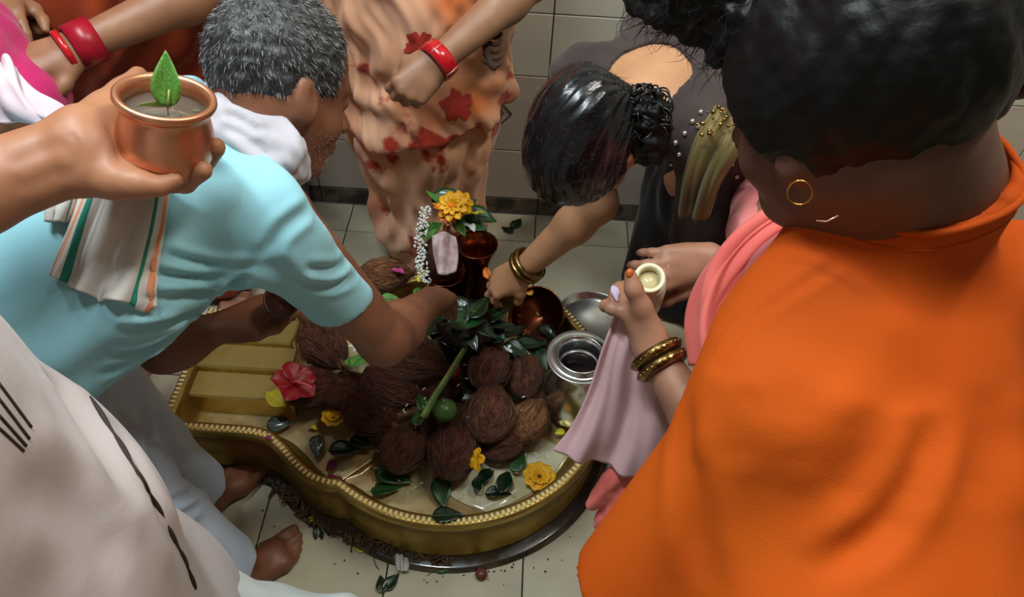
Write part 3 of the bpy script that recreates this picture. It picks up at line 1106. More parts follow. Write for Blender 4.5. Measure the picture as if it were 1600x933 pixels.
coconut(602, 430, .235, 10, .14, .85, 2, label='loose brown husked coconut on the rim before the bare foot', group=None)

LW = 'wet curled dark leaf lying in the milky water'
LP = 'bright green leaf of the pair on the coconuts by the white flower'
LS = 'green leaf at the foot of the pale flower stalk'
LD = 'dark glossy leaf in the tangle between the copper bowl and the coconuts'
LR = 'dark wet leaf beside the reddish coconut and the yellow flower'
for px, py, z, a, L, k, lb in ((437, 662, .105, 10, .06, 'd', 'dark leaf at the mouth of the spout by the mauve petal'), (495, 697, .10, 280, .055, 'd', 'small pointed dark leaf alone on the basin floor'),
                               (540, 700, .105, 10, .075, 'd', LR), (565, 690, .11, 340, .06, 'd', LR), (615, 742, .10, 350, .085, 'g', 'large green leaf before the front coconuts'),
                               (602, 763, .095, 10, .062, 'g', 'smaller green leaf under the large one before the front coconuts'), (690, 768, .10, 285, .075, 'g', 'green leaf pointing to the rim below the front coconuts'),
                               (700, 804, .166, 5, .065, 'd', 'dark leaf lying over the beaded rim'), (810, 718, .11, 70, .06, 'g', 'green leaf beside the wet curled leaves and the pale coconut'),
                               (762, 738, .10, 60, .06, 'c', LW), (790, 748, .105, 70, .07, 'c', LW), (778, 768, .10, 10, .055, 'c', LW), (745, 752, .11, 110, .05, 'c', LW),
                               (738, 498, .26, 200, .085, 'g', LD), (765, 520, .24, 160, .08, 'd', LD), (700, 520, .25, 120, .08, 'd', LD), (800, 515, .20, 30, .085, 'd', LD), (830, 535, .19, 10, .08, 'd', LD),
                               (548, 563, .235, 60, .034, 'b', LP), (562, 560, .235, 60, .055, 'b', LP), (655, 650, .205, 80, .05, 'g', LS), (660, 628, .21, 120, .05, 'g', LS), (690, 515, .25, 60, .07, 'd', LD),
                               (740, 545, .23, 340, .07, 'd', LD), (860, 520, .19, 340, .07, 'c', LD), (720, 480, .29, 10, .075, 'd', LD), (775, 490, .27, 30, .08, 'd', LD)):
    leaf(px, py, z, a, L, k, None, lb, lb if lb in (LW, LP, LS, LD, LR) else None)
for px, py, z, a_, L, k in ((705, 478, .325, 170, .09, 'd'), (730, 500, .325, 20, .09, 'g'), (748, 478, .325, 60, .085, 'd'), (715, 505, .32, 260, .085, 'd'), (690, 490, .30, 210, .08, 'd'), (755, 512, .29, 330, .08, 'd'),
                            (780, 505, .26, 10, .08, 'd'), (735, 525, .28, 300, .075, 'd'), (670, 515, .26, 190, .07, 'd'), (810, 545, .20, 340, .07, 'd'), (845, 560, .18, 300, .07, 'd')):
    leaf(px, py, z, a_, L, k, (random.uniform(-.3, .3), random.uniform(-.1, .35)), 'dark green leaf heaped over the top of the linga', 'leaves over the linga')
FL = (('dark leaf pair on the floor by the wall skirting', ((808, 348, 60, .055, 'd'), (793, 358, 150, .045, 'd'))), ('small dark leaf standing on the debris near the toes', ((498, 836, 280, .05, 'c'),)),
      ('green leaf on the floor tile right under the basin front', ((697, 881, 20, .058, 'g'),)), ('dark sprig of leaves on the floor tile before the basin', ((596, 912, 110, .04, 'd'), (612, 908, 50, .045, 'd'))),
      ('dark wet leaf lying along the skirting under the bent girl', ((925, 357, 340, .06, 'c'),)))
for lb, ls in FL:
    for px, py, a, L, k in ls:
        leaf(px, py, .006, a, L, k, (.05, -.05), lb, lb if len(ls) > 1 else None)

# round green fruit and the flower stalk over the coconuts
p = Z(695, 641, .215)
t = empty('green_fruit', p); tag(t, 'round green bael fruit resting among the coconuts', 'fruit')
MB().ball(p, (.026, .026, .024), 20, 14).build('fruit', M_FRUIT, t)
MB().tube([p + V(-.002, .004, .022), p + V(-.004, .006, .03)], [.003, .002], seg=6).build('stem', M_STEMG, t)
pts = spline([Z(660, 652, .235), Z(676, 622, .25), Z(700, 585, .268), Z(724, 545, .275)], 12)
t = empty('flower_stalk', pts[0]); tag(t, 'pale green flower stalk leaning across the coconuts', 'stalk')
MB().tube(pts, np.linspace(.0062, .004, 12), seg=8).build('stalk', M_STEMG, t)
MB().tube(pts + V(.006, .0, .0), np.linspace(.005, .003, 12), seg=8).build('second_stem', mat('stem_dark', (74, 112, 52), (54, 90, 40), rough=.5), t)
# scattered rice and tiny petals
b = MB()
for _ in range(170):
    px, py = random.uniform(470, 880), random.uniform(500, 790)
    p = Z(px, py, 0.09)
    if np.linalg.norm(p[:2] - BC) > 0.28: continue
    d = nrm(RNG.normal(size=3) * V(1, 1, .2)) * random.uniform(.003, .007)
    p[2] = 0.10 if py > 700 else 0.215 - abs(px - 690) * .0003
    b.tube([p - d, p, p + d], [.0006, .0017, .0006], seg=5)
o = b.build('rice_grains', M_WHITE, origin=(BC[0], BC[1], .1))
tag(o, 'rice grains and tiny petals scattered over the coconuts', 'rice', kind='stuff')

# copper bowl tipped against the back of the basin
c = Z(848, 497, .14)
ax = nrm(V(-.35, -.5, .75))
o = MB().lathe([(0, 0), (.03, .002), (.055, .014), (.068, .04), (.07, .055), (.0665, .055), (.064, .04), (.05, .018), (.0, .007)], 40, ax, c).build('copper_bowl', M_COPPER_D, origin=c)
tag(o, 'shallow copper bowl tipped against the back rim of the basin', 'bowl')

# steel lota standing in the basin
c = Z(908, 552, .30)
K_ = lambda P: [(r * 1.14, z) for r, z in P]
t = empty('steel_pot', (c[0], c[1], .079)); tag(t, 'shiny stainless steel pot with wide flat rim standing in the basin', 'pot')
MB().lathe(K_([(0, 0), (.035, 0), (.04, .006), (.054, .035), (.06, .07), (.057, .11), (.046, .145), (.0405, .165), (.0405, .182), (.036, .182), (.036, .165), (.042, .14), (.05, .1), (.0, .05)]), 48,
           origin=(c[0], c[1], .079)).build('pot_body', M_STEEL, t)
MB().lathe(K_([(.0405, .18), (.048, .196), (.061, .207), (.0635, .209), (.0635, .211), (.061, .2112), (.05, .205), (.047, .212), (.0445, .2185), (.0425, .2185), (.040, .205), (.0365, .18)]), 56,
           origin=(c[0], c[1], .079)).build('pot_rim', M_STEEL, t)
MB().lathe(K_([(.0, .0), (.047, .0), (.047, .002), (.0, .004)]), 36, origin=(c[0], c[1], .079 + .118)).build('dark_liquid', mat('dark_liquid', (52, 34, 34), (34, 22, 22), rough=.06), t)
# steel plate on the floor behind the basin
c = Z(925, 505, .008)
o = MB().lathe([(0, .004), (.085, .004), (.093, .012), (.098, .024), (.101, .026), (.103, .023), (.097, .008), (.088, 0), (0, 0)], 56, origin=(c[0], c[1], .0015)).build('steel_plate', M_STEEL, origin=(c[0], c[1], 0))
tag(o, 'round steel plate on the floor behind the steel pot', 'plate')

# floor litter
p = Z(752, 897, .009)
o = MB().ball(p, (.013, .013, .010), 14, 9).build('betel_nut', M_NUT, origin=p)
tag(o, 'reddish brown betel nut on the floor before the basin', 'nut')
vv, ff, uv = sheet([[Z(615, 868, .012), Z(625, 866, .02), Z(634, 872, .012)], [Z(618, 880, .008), Z(628, 880, .02), Z(640, 884, .008)], [Z(624, 892, .006), Z(631, 893, .012), Z(640, 893, .005)]], 12, 12, .0012,
                   lambda u, v_, q: .004 * np.sin(u * 17 + 5 * v_))
o = obj('crumpled_paper', vv, ff, mat('white_paper', (205, 203, 198), (180, 178, 172), ns=20, rough=.7), uv=uv, origin=Z(628, 892, .0))
tag(o, 'crumpled white paper scrap on the floor below the basin', 'paper')
b = MB()
for _ in range(150):
    px = random.uniform(425, 700)
    py = np.interp(px, [425, 470, 540, 620, 700], [752, 800, 838, 862, 872]) + random.gauss(0, 5)
    p = Z(px, py, .006 + random.uniform(0, .008))
    d = nrm(RNG.normal(size=3) * V(1, 1, .3)) * random.uniform(.006, .02)
    b.tube([p - d, p + V(0, 0, random.uniform(-.002, .004)), p + d], [.001, random.uniform(.002, .005), .001], seg=5, flat=.5)
for _ in range(60):
    px = random.uniform(320, 425)
    p = Z(px, 735 + random.gauss(0, 4), .008)
    d = nrm(RNG.normal(size=3) * V(1, 1, .3)) * random.uniform(.006, .016)
    b.tube([p - d, p, p + d], [.001, random.uniform(.002, .005), .001], seg=5, flat=.5)
o = b.build('soggy_debris', M_DEBRIS, origin=Z(560, 845, 0))
tag(o, 'soggy brown husk and petal litter along the foot of the basin', 'litter', kind='stuff')
b = MB()
for _ in range(60):
    px, py = random.choice(((random.uniform(840, 960), random.uniform(800, 915)), (random.uniform(400, 600), random.uniform(765, 915)), (random.uniform(640, 840), random.uniform(880, 915))))
    b.ball(Z(px, py, .001), (random.uniform(.0012, .003), random.uniform(.0012, .003), .001), 6, 4)
o = b.build('mud_specks', M_SPECK, origin=Z(800, 900, 0))
tag(o, 'tiny dark specks of dirt scattered on the floor tiles', 'dirt', kind='stuff')
for pts in (((588, 842), (583, 860), (586, 880), (592, 890)), ((760, 868), (780, 874), (792, 882)), ((668, 899), (676, 893), (690, 888))):
    q = [Z(px, py, .003) for px, py in pts]
    o = MB().tube(spline(q, 10), .0009, seg=5).build('twig', M_DEBRIS, origin=q[0])
    tag(o, 'thin brown twig on the floor tile before the basin', 'twig', 'twigs on the floor')

# ------------------------------------------------------------------ people
def skin(name, c1, c2):
    return mat(name, c1, c2, ns=14, rough=0.48, bump=0.08, bs=120, sss=0.06, contrast=(0.3, 0.7), bdist=0.002)


SK_A = skin('skin_man', (136, 90, 66), (112, 70, 50))
SK_B = skin('skin_pot_holder', (172, 120, 88), (148, 98, 70))
SK_C = skin('skin_orange', (104, 68, 54), (86, 54, 42))
SK_D = skin('skin_pink', (166, 122, 98), (140, 98, 76))
SK_E = skin('skin_girl', (190, 144, 108), (166, 120, 86))
SK_F = skin('skin_peach', (160, 120, 92), (132, 94, 70))
SK_G = skin('skin_rust', (158, 112, 82), (130, 88, 62))
M_HAIR = mat('black_hair', (10, 9, 10), (5, 5, 6), ns=30, rough=0.5, spec=0.3, bump=0.5, bs=70, stretch=(1, 1, 1))
M_HAIR_SHINE = mat('oiled_black_hair', (14, 16, 22), (7, 8, 11), ns=40, rough=0.26, spec=0.6)
M_HAIR_GREY = mat('grey_hair', (74, 76, 76), (36, 38, 40), ns=60, rough=0.5, bump=0.6, bs=160)
M_STR_DARK = mat('hair_strand_dark', (40, 42, 46), rough=0.45)
M_STR_LIGHT = mat('hair_strand_grey', (176, 180, 178), rough=0.45)
M_NAIL = mat('finger_nail', (206, 150, 126), (190, 130, 108), rough=0.25)
M_NAIL_H = mat('hennaed_nail', (186, 96, 44), (160, 74, 34), rough=0.3)
M_GOLD = mat('gold', (226, 176, 84), (190, 138, 58), ns=50, rough=0.22, metal=1)
M_OLDGOLD = mat('worn_gold', (168, 142, 88), (112, 92, 54), ns=70, rough=0.3, metal=1, bump=0.3, bs=200)
M_BANGLE_R = mat('red_bangle', (196, 24, 34), (170, 14, 26), ns=30, rough=0.25, coat=0.4)
M_SILVERC = mat('bangle_stripe', (226, 190, 180), rough=0.3, metal=0.6)


def fabric(name, c1, c2, ns=6, rough=0.8, bump=0.25, bs=220, sheen=0.15, **kw):
    return mat(name, c1, c2, ns=ns, rough=rough, bump=bump, bs=bs, sheen=sheen, bdist=0.001, spec=0.2, **kw)


def head(b, c, f, u, s=1.0, neck=None, nr=0.052):
    f, u, _ = frame(f, u)
    l = np.cross(u, f)
    A = [f, l, u]
    P = lambda x, y, z: c + s * (f * x + l * y + u * z)
    b.ell(P(0, 0, .018), s * V(.094, .074, .088), A, .02)
    b.ell(P(.022, 0, -.05), s * V(.066, .058, .078), A, .03)
    b.ell(P(.058, 0, -.108), s * V(.024, .027, .020), A, .03)
    for y in (-1, 1):
        b.ell(P(.055, .038 * y, -.05), s * V(.022, .020, .022), A, .02)
        b.cap(P(.083, .012 * y, .006), P(.072, .045 * y, .004), .010 * s, .009 * s, .012)
    for y in (-1, 1):
        b.ell(P(.102, .031 * y, -.014), s * V(.016, .018, .011), A, .01, '-')
        b.ell(P(.078, .031 * y, -.014), s * .0130, None, .003)
    b.cap(P(.088, 0, -.008), P(.112, 0, -.046), .007 * s, .011 * s, .01)
    for y in (-1, 1):
        b.ell(P(.102, .012 * y, -.050), s * .008, None, .006)
        b.ell(P(-.006, .077 * y, -.022), s * V(.017, .0065, .030), [nrm(f + u * .25), l, nrm(u - f * .25)], .006)
        b.ell(P(.002, .085 * y, -.020), s * V(.010, .006, .018), [nrm(f + u * .25), l, nrm(u - f * .25)], .004, '-')
    b.cap(P(.088, -.018, -.073), P(.088, .018, -.073), .006 * s, .006 * s, .006)
    b.cap(P(.086, -.014, -.084), P(.086, .014, -.084), .007 * s, .007 * s, .006)
    if neck is not None:
        b.cap(P(-.02, 0, -.05), neck, nr * s, (nr + .006) * s, .04)
    return P


def hand(b, wrist, fwd, dorsal, thumb, s=1.0, curl=((.3, .4, .3),) * 4, tpts=None, spread=.06, k=.005):
    """five-fingered hand; returns the fingertip positions (index..little, thumb) with their frames"""
    X = nrm(fwd)
    Y = nrm(np.asarray(thumb, float) - X * (X @ np.asarray(thumb, float)))
    Zz = np.cross(X, Y)
    if Zz @ np.asarray(dorsal, float) < 0: Zz = -Zz
    P = lambda x, y, z: wrist + s * (X * x + Y * y + Zz * z)
    kn = [(.092, .028, .003), (.097, .009, .006), (.091, -.011, .004), (.082, -.029, -.002)]
    st = [(.004, .012, 0), (.002, .005, .001), (.002, -.006, 0), (.004, -.014, 0)]
    b.ell(P(.05, 0, -.004), s * V(.052, .036, .015), [X, Y, Zz], .015)
    b.ell(P(.042, .026, -.012), s * V(.036, .017, .016), [X, Y, Zz], .012)
    for i in range(4):
        b.cap(P(*st[i]), P(*kn[i]), .0155 * s, .0115 * s, .012)
    L = [.072, .080, .074, .057]
    tips = []
    for i in range(4):
        p = np.array(kn[i]); a = 0
        lat = spread * (1.5 - i) * .8
        pts = [P(*p)]
        d = None
        for j, fr in enumerate((.46, .29, .25)):
            a += curl[i][j]
            d = V(math.cos(a) * math.cos(lat), math.cos(a) * math.sin(lat), -math.sin(a))
            p = p + d * L[i] * fr
            pts.append(P(*p))
        r = .0092 if i < 3 else .0080
        b.chain(pts, [r * s * 1.08, r * s, r * s * .93, r * s * .80], k)
        nd = X * d[0] + Y * d[1] + Zz * d[2]
        up = X * math.sin(a) + Zz * math.cos(a)
        tips.append((pts[-1], nd, up, s))
    tp = tpts if tpts is not None else [(.018, .024, -.006), (.052, .050, -.018), (.083, .060, -.026), (.106, .060, -.034)]
    q = [P(*p) for p in tp]
    b.chain(q, [.016 * s, .0125 * s, .0105 * s, .0085 * s], .008)
    tips.append((q[-1], nrm(q[-1] - q[-2]), Zz, s))
    return tips


def nails(tips, m, parent, which):
    for i in which:
        p, d, up, s = tips[i]
        up = nrm(up - d * (up @ d))
        sd = np.cross(d, up)
        MB().ball(p + d * .001 * s + up * .0048 * s, (.0062 * s, .0048 * s, .0022 * s), 10, 6, [d, sd, up]).build('nail', m, parent)


def foot(b, ankle, toe, big, s=1.0):
    """bare foot resting on the floor: big = side of the big toe (+1 left, -1 right of the walking direction)"""
    d = nrm(V(toe[0] - ankle[0], toe[1] - ankle[1], 0))
    l = np.cross(V(0, 0, 1), d)
    h = V(ankle[0], ankle[1], 0) - d * .03 * s
    P = lambda x, y, z: h + d * x * s + l * y * s * big + V(0, 0, z * s)
    b.ell(P(0, 0, .034), s * V(.036, .031, .033), [d, l, V(0, 0, 1)], .02)
    b.cap(ankle, P(.015, 0, .05), .036 * s, .034 * s, .03)
    b.cap(P(.03, 0, .05), P(.135, .012, .024), .034 * s, .021 * s, .03)
    b.cap(P(.02, -.012, .028), P(.125, -.026, .018), .026 * s, .016 * s, .02)
    b.cap(P(.12, .022, .022), P(.13, -.026, .018), .020 * s, .016 * s, .02)
    for i, (x, y, ln, r) in enumerate(((.150, .030, .042, .0125), (.158, .008, .034, .0092), (.153, -.008, .030, .0085), (.145, -.022, .026, .0080), (.135, -.034, .022, .0078))):
        b.cap(P(x - .01, y, .018), P(x + ln * .55, y * .95, r + .003), r * s * 1.05, r * s, .006)
        b.cap(P(x + ln * .55, y * .95, r + .003), P(x + ln, y * .92, r + .001), r * s, r * s * .9, .004)


def arm(b, sh, el, wr, s=1.0, k=.02):
    sh, el, wr = map(np.asarray, (sh, el, wr))
    b.cap(sh, el, .048 * s, .039 * s, k)
    m = el + (wr - el) * .3
    b.cap(el, m, .039 * s, .041 * s, k)
    b.cap(m, wr, .041 * s, .0275 * s, k)


def leg(b, hip, kn, an, s=1.0):
    b.cap(hip, kn, .078 * s, .052 * s, .03)
    m = np.asarray(kn) + (np.asarray(an) - np.asarray(kn)) * .3
    b.cap(kn, m, .050 * s, .053 * s, .02)
    b.cap(m, an, .053 * s, .034 * s, .02)


def stand(b, x, y, fd, H=1.55, hd=None, lean=(0, 0)):
    """core of an upright figure: legs, feet, trunk, neck, head"""
    s = H / 1.6
    f = nrm(V(fd[0], fd[1], 0))
    l = np.cross(V(0, 0, 1), f)
    o = V(x, y, 0)
    P = lambda a, c, z: o + f * (a + lean[0] * z) * s + l * (c + lean[1] * z) * s + V(0, 0, z * s)
    for q in (-1, 1):
        an = P(-.02, .085 * q, .08); an[:2] = (o + f * -.02 * s + l * .085 * q * s)[:2]
        leg(b, P(0, .085 * q, .86), P(.015, .085 * q, .46), an, s)
        foot(b, an, an + f, -q, s * .95)
    b.ecap(P(0, 0, .88), P(0, 0, 1.08), (.150 * s, .095 * s), (.125 * s, .085 * s), l, .03)
    b.ecap(P(0, 0, 1.08), P(0, 0, 1.26), (.130 * s, .09 * s), (.15 * s, .09 * s), l, .04)
    b.cap(P(-.005, .13, 1.30), P(-.005, -.13, 1.30), .05 * s, .05 * s, .04)
    nb = P(-.01, 0, 1.34)
    hf = np.asarray(hd, float) if hd is not None else f
    head(b, P(.025, 0, 1.475), hf, V(0, 0, 1) if hd is None else nrm(V(0, 0, 1) - nrm(hf) * nrm(hf)[2]), s * .98, nb)
    return P, s, f, l


def robe(parts, l, cutz=None, h=.007, k=.05, fold=None, name='robe', m=None, parent=None, extra=None, run=(0, 0, 1)):
    """garment: stacked elliptic sections [(point, (half width, half depth))] along the body, wrinkled"""
    S = Solid()
    for (p0, e0), (p1, e1) in zip(parts[:-1], parts[1:]):
        S.ecap(p0, p1, e0, e1, l, k)
    if extra: extra(S)
    if cutz is not None:
        S.cut((0, 0, cutz), (0, 0, -1), .006)
    v, q = S.mesh(h)
    if fold is not None:
        v = v + normals(v, q) * fold(v)[:, None]
    if name is None: return v, q
    return obj(name, v, q, m, parent), v, q


def hair_shell(c, f, u, s, grow, cuts, noise=None, h=.004, extra=None):
    f, u, _ = frame(f, u)
    l = np.cross(u, f)
    S = Solid()
    S.ell(c + s * u * .020 - s * f * .004, s * (V(.094, .074, .088) + grow), [f, l, u], .02)
    if extra: extra(S)
    for pt, n in cuts:
        S.cut(c + s * (f * pt[0] + l * pt[1] + u * pt[2]), f * n[0] + l * n[1] + u * n[2], .01)
    v, q = S.mesh(h)
    if noise is not None:
        v = v + normals(v, q) * noise(v)[:, None]
    return v, q


def strands(v, q, n, flow, ln, rad, m, name, parent, seed=0, lift=.15, bend=0.0):
    r = np.random.default_rng(seed)
    N = normals(v, q)
    idx = r.integers(0, len(v), n)
    p = v[idx]; nn = N[idx]
    d = flow(p)
    d = d - nn * (d * nn).sum(1, keepdims=True)
    d /= np.maximum(np.linalg.norm(d, axis=1, keepdims=True), 1e-6)
    d = d + r.normal(0, .22, d.shape) + nn * lift
    d /= np.linalg.norm(d, axis=1, keepdims=True)
    sd = np.cross(d, nn); sd /= np.maximum(np.linalg.norm(sd, axis=1, keepdims=True), 1e-6)
    L = (ln * r.uniform(.6, 1.3, n))[:, None]
    a, b_, c_ = p - nn * .001, p + d * L * .55, p + d * L - nn * bend * L
    up = nn * rad
    V4 = np.stack([a - sd * rad, a + sd * rad, a + up, b_ - sd * rad * .8, b_ + sd * rad * .8, b_ + up * .8, c_], 1).reshape(-1, 3)
    o = np.arange(n)[:, None] * 7
    F = np.concatenate([o + np.array([[0, 1, 4, 3]]), o + np.array([[1, 2, 5, 4]]), o + np.array([[2, 0, 3, 5]])])
    T = np.concatenate([o + np.array([[3, 4, 6, 6]]), o + np.array([[4, 5, 6, 6]]), o + np.array([[5, 3, 6, 6]])])
    fl = [tuple(x) for x in F] + [tuple(x[:3]) for x in T]
    ob = obj(name, V4, fl, m, parent)
    ob['kind'] = 'stuff'
    return ob


def bangle(c, ax, R, r, m, parent, name='bangle', flat=1.0):
    return MB().torus(c, ax, R, r, 40, 8, flat).build(name, m, parent)


def surf(bv, px, py, off=0.0):
    """point on a built surface, found along the photograph's sight line, lifted off it"""
    r = nrm(ray(px, py))
    h = bv.ray_cast(Vector(CPOS.tolist()), Vector(r.tolist()))
    if h[0] is None: return None
    return np.array(h[0]) + np.array(h[1]) * off


def bvh(v, q):
    return BVHTree.FromPolygons([tuple(p) for p in v], [tuple(map(int, f)) for f in q])


UPZ = V(0, 0, 1)


def dirv(r, u, t):
    """direction given as right / up / towards the viewer"""
    return nrm(RGT * r + UPV * u - FWD * t)


# ================================================================== A: grey-haired man in a sky blue shirt, bowing over the basin
A_hip, A_neck = V(-.74, .57, .75), W(400, 212, 1.06)
A_t = nrm(A_neck - A_hip); A_r = nrm(np.cross(A_t, UPZ)); A_up = np.cross(A_r, A_t)
A_mid = A_hip + (A_neck - A_hip) * .55
A_S = A_neck - A_t * .05 + A_r * .14 - A_up * .01
A_L = A_neck - A_t * .06 - A_r * .15 - A_up * .04
A_el, A_wr = W(600, 530, 1.21), W(668, 474, 1.43)
A_hc, A_hf, A_hu = W(437, 122, 1.04), dirv(.64, .02, -.77), dirv(-.02, .9, .42)
A_ra, A_la = Z(362, 895, .08), Z(312, 778, .08)
A_rt, A_lt = Z(458, 846, .02), Z(378, 744, .02)
root = empty('person', (A_hip[0] + .12, A_hip[1] + .10, 0)); PA = root
tag(root, 'person with grey hair in sky blue shirt bowing over the basin, towel on back', 'person')
B = Solid()
B.ecap(A_hip, A_mid, (.14, .09), (.14, .09), A_r, .03)
B.ecap(A_mid, A_neck - A_t * .08, (.14, .085), (.15, .085), A_r, .03)
B.cap(A_S, A_L, .045, .045, .03)
head(B, A_hc, A_hf, A_hu, 1.02, A_neck, .056)
arm(B, A_S, A_el, A_wr, 1.02)
tA = hand(B, A_wr, V(.15, .75, -.55), V(-.5, .3, .6), V(-.6, -.1, .1), .95, ((.5, .5, .3), (.5, .6, .3), (.6, .6, .4), (.7, .6, .4)))
A_lel, A_lwr = W(255, 545, 1.20), W(345, 512, 1.25)
arm(B, A_L, A_lel, A_lwr, .92)
cupc = W(441, 471, 1.235)
tA2 = hand(B, A_lwr, W(430, 476, 1.285) - A_lwr, V(-.1, .3, .9), V(.3, -.8, .1), .95, ((.35, .7, .5), (.45, .7, .5), (.6, .7, .5), (.7, .7, .5)),
           tpts=[(.015, .02, -.004), (.045, .042, -.008), (.08, .046, -.01), (.104, .036, -.012)])
for hp, kn, an, to, bg in ((A_hip + A_r * .09 - UPZ * .02, V(-.66, .60, .46), A_ra, A_rt, 1), (A_hip - A_r * .09 - UPZ * .02, V(-.72, .74, .46), A_la, A_lt, -1)):
    leg(B, hp, kn, an, 1.0)
    foot(B, an, to, bg, .92)
v, q = B.mesh(.004)
obj('body', v, q, SK_A, root)
A_bodyv, A_bodyq = v, q
nails(tA2, M_NAIL, root, (4,))
# shirt
M_SHIRT = fabric('sky_blue_cotton', (150, 204, 214), (138, 192, 206), ns=4)
S = Solid()
S.ecap(A_hip - A_t * .02 - UPZ * .01, A_mid, (.155, .125), (.165, .112), A_r, .04)
S.ecap(A_mid, A_neck - A_t * .10, (.165, .112), (.148, .092), A_r, .05)
S.cap(A_neck - A_t * .065 + A_r * .13 - A_up * .02, A_neck - A_t * .065 - A_r * .13 - A_up * .02, .072, .066, .06)
hem = W(534, 462, 1.13)
S.cap(A_S, hem + (hem - A_S) * .12, .066, .057, .04)
S.ecap(A_hip - UPZ * .07 + A_r * .04, A_mid - A_t * .05 - UPZ * .03 + A_r * .05, (.11, .10), (.09, .07), A_r, .06)     # loose front hanging down
S.cap(A_L, A_L + (A_lel - A_L) * .4, .07, .07, .04)
S.cut(hem, hem - A_S, .004, hem - .12, hem + .12)
S.cut(A_neck - A_t * .005, A_t, .01)
v, q = S.mesh(.0048, 2)
v = v + normals(v, q) * (folds(v, A_t, .09, .0022, 3, 4) + folds(v, V(.3, -.3, -.9), .12, .0016, 9, 4))[:, None]
v = crease(v, q, [(((405, 412), (350, 414), (290, 406), (240, 392)), .006, .0055), (((402, 415), (345, 428), (280, 432), (215, 420)), .006, .0055), (((400, 420), (345, 448), (280, 462), (205, 470)), .0065, .006),
                  (((395, 426), (340, 465), (270, 500), (180, 520)), .007, .006), (((380, 440), (310, 495), (240, 540), (170, 560)), .007, .006), (((240, 415), (190, 425), (120, 420)), .009, .003),
                  (((410, 404), (440, 360), (480, 328), (500, 312)), .008, .005), (((555, 400), (520, 420), (470, 418)), .007, .004), (((560, 430), (510, 448), (450, 430)), .007, .004),
                  (((415, 405), (450, 440), (465, 500)), .012, .004), (((150, 590), (210, 560), (265, 530)), .007, .004), (((170, 480), (230, 485), (290, 470)), .007, .004)])
obj('shirt', v, q, M_SHIRT, root)
A_bv = bvh(v, q)
# trousers
M_TROU = fabric('pale_blue_trousers', (190, 204, 222), (176, 192, 212), ns=5)
S = Solid()
S.ecap(A_hip - UPZ * .02, A_hip - UPZ * .16 + V(.03, .02, 0), (.165, .13), (.16, .13), A_r, .04)
for hp, kn, an in ((A_hip + A_r * .085 - UPZ * .1, V(-.655, .60, .46), A_ra), (A_hip - A_r * .085 - UPZ * .1, V(-.715, .74, .46), A_la)):
    S.cap(hp, kn, .112, .09, .04)
    S.cap(kn, an + UPZ * .0, .09, .066, .03)
    S.cut(an + UPZ * .015, an - kn, .004, an - .09, an + .08)
v, q = S.mesh(.0065, 2)
v = v + normals(v, q) * (folds(v, V(.2, .1, 1), .07, .003, 5, 4))[:, None]
v = crease(v, q, [(((255, 790), (285, 778), (310, 760)), .008, .007), (((262, 812), (292, 800), (316, 785)), .008, .006), (((240, 640), (262, 690), (290, 735)), .014, .008), (((215, 620), (235, 700), (262, 760)), .012, .006)])
obj('trousers', v, q, M_TROU, root)
# hair
f_, u_, _ = frame(A_hf, A_hu)
hv, hq = hair_shell(A_hc, A_hf, A_hu, 1.02, .005, [((.058, 0, .03), (.9, 0, -.25)), ((.0, 0, -.030), (.45, 0, -.9)), ((-.03, 0, -.062), (0, 0, -1))],
                    lambda p: .0012 * noise3(p, .02, 4), h=.0035)
obj('hair', hv, hq, M_HAIR_GREY, root)
crown = A_hc + u_ * .09 - f_ * .05
flow = lambda p: (p - crown) + .03 * np.stack([noise3(p, .03, 1), noise3(p, .03, 2), noise3(p, .03, 3)], 1)
strands(hv, hq, 6500, flow, .012, .00038, M_STR_DARK, 'hair_strands', root, 1, .12)
strands(hv, hq, 3000, flow, .012, .00036, M_STR_LIGHT, 'grey_hair_strands', root, 2, .14)
lf = (A_bodyv - A_hc) @ f_; lu = (A_bodyv - A_hc) @ u_
N_ = normals(A_bodyv, A_bodyq)
jaw = (np.linalg.norm(A_bodyv - A_hc, axis=1) < .16) & (lu < -.055) & (lf > -.01) & (lf < .10)
jq = A_bodyq[jaw[A_bodyq].all(1)]
if len(jq):
    used = np.unique(jq); mp_ = np.zeros(len(A_bodyv), int); mp_[used] = np.arange(len(used))
    strands(A_bodyv[used], mp_[jq], 1500, lambda p: np.tile(-u_, (len(p), 1)), .0035, .0004, M_STR_LIGHT, 'white_stubble', root, 3, .3)
# scarf round the neck
M_SCARF = fabric('white_scarf', (190, 188, 196), (174, 172, 180), ns=8)
S = Solid()
pts = [surf(A_bv, 318, 175, -.005), surf(A_bv, 340, 190, .006), W(372, 200, .995), W(405, 218, .985), W(434, 246, .99), W(452, 276, 1.03)]
pts = [p if p is not None else W(330, 170, 1.05) for p in pts]
for a, c_ in zip(pts[:-1], pts[1:]):
    S.ecap(a, c_, (.034, .020), (.034, .020), A_up * .3 - A_t, .03)
S.cap(pts[0], W(335, 148, 1.08), .026, .02, .02)
v, q = S.mesh(.004, 1)
run = pts[4] - pts[0]
v = v + normals(v, q) * (folds(v, run, .026, .0026, 12, 9))[:, None]
v = crease(v, q, [(((350, 172), (380, 192), (410, 212)), .006, .006), (((355, 195), (390, 220), (425, 248)), .006, .005)])
obj('scarf', v, q, M_SCARF, root)
# towel lying over his back
M_TOWEL = stripes(fabric('white_towel', (216, 212, 206), (202, 198, 192), ns=9),
                  [(.045, .085, (226, 150, 112)), (.135, .185, (44, 132, 112)), (.835, .87, (44, 132, 112)), (.93, .985, (226, 150, 112))])


def back(px, py, off=.020):
    p = surf(A_bv, px, py, off)
    return p if p is not None else W(px, py, .96)


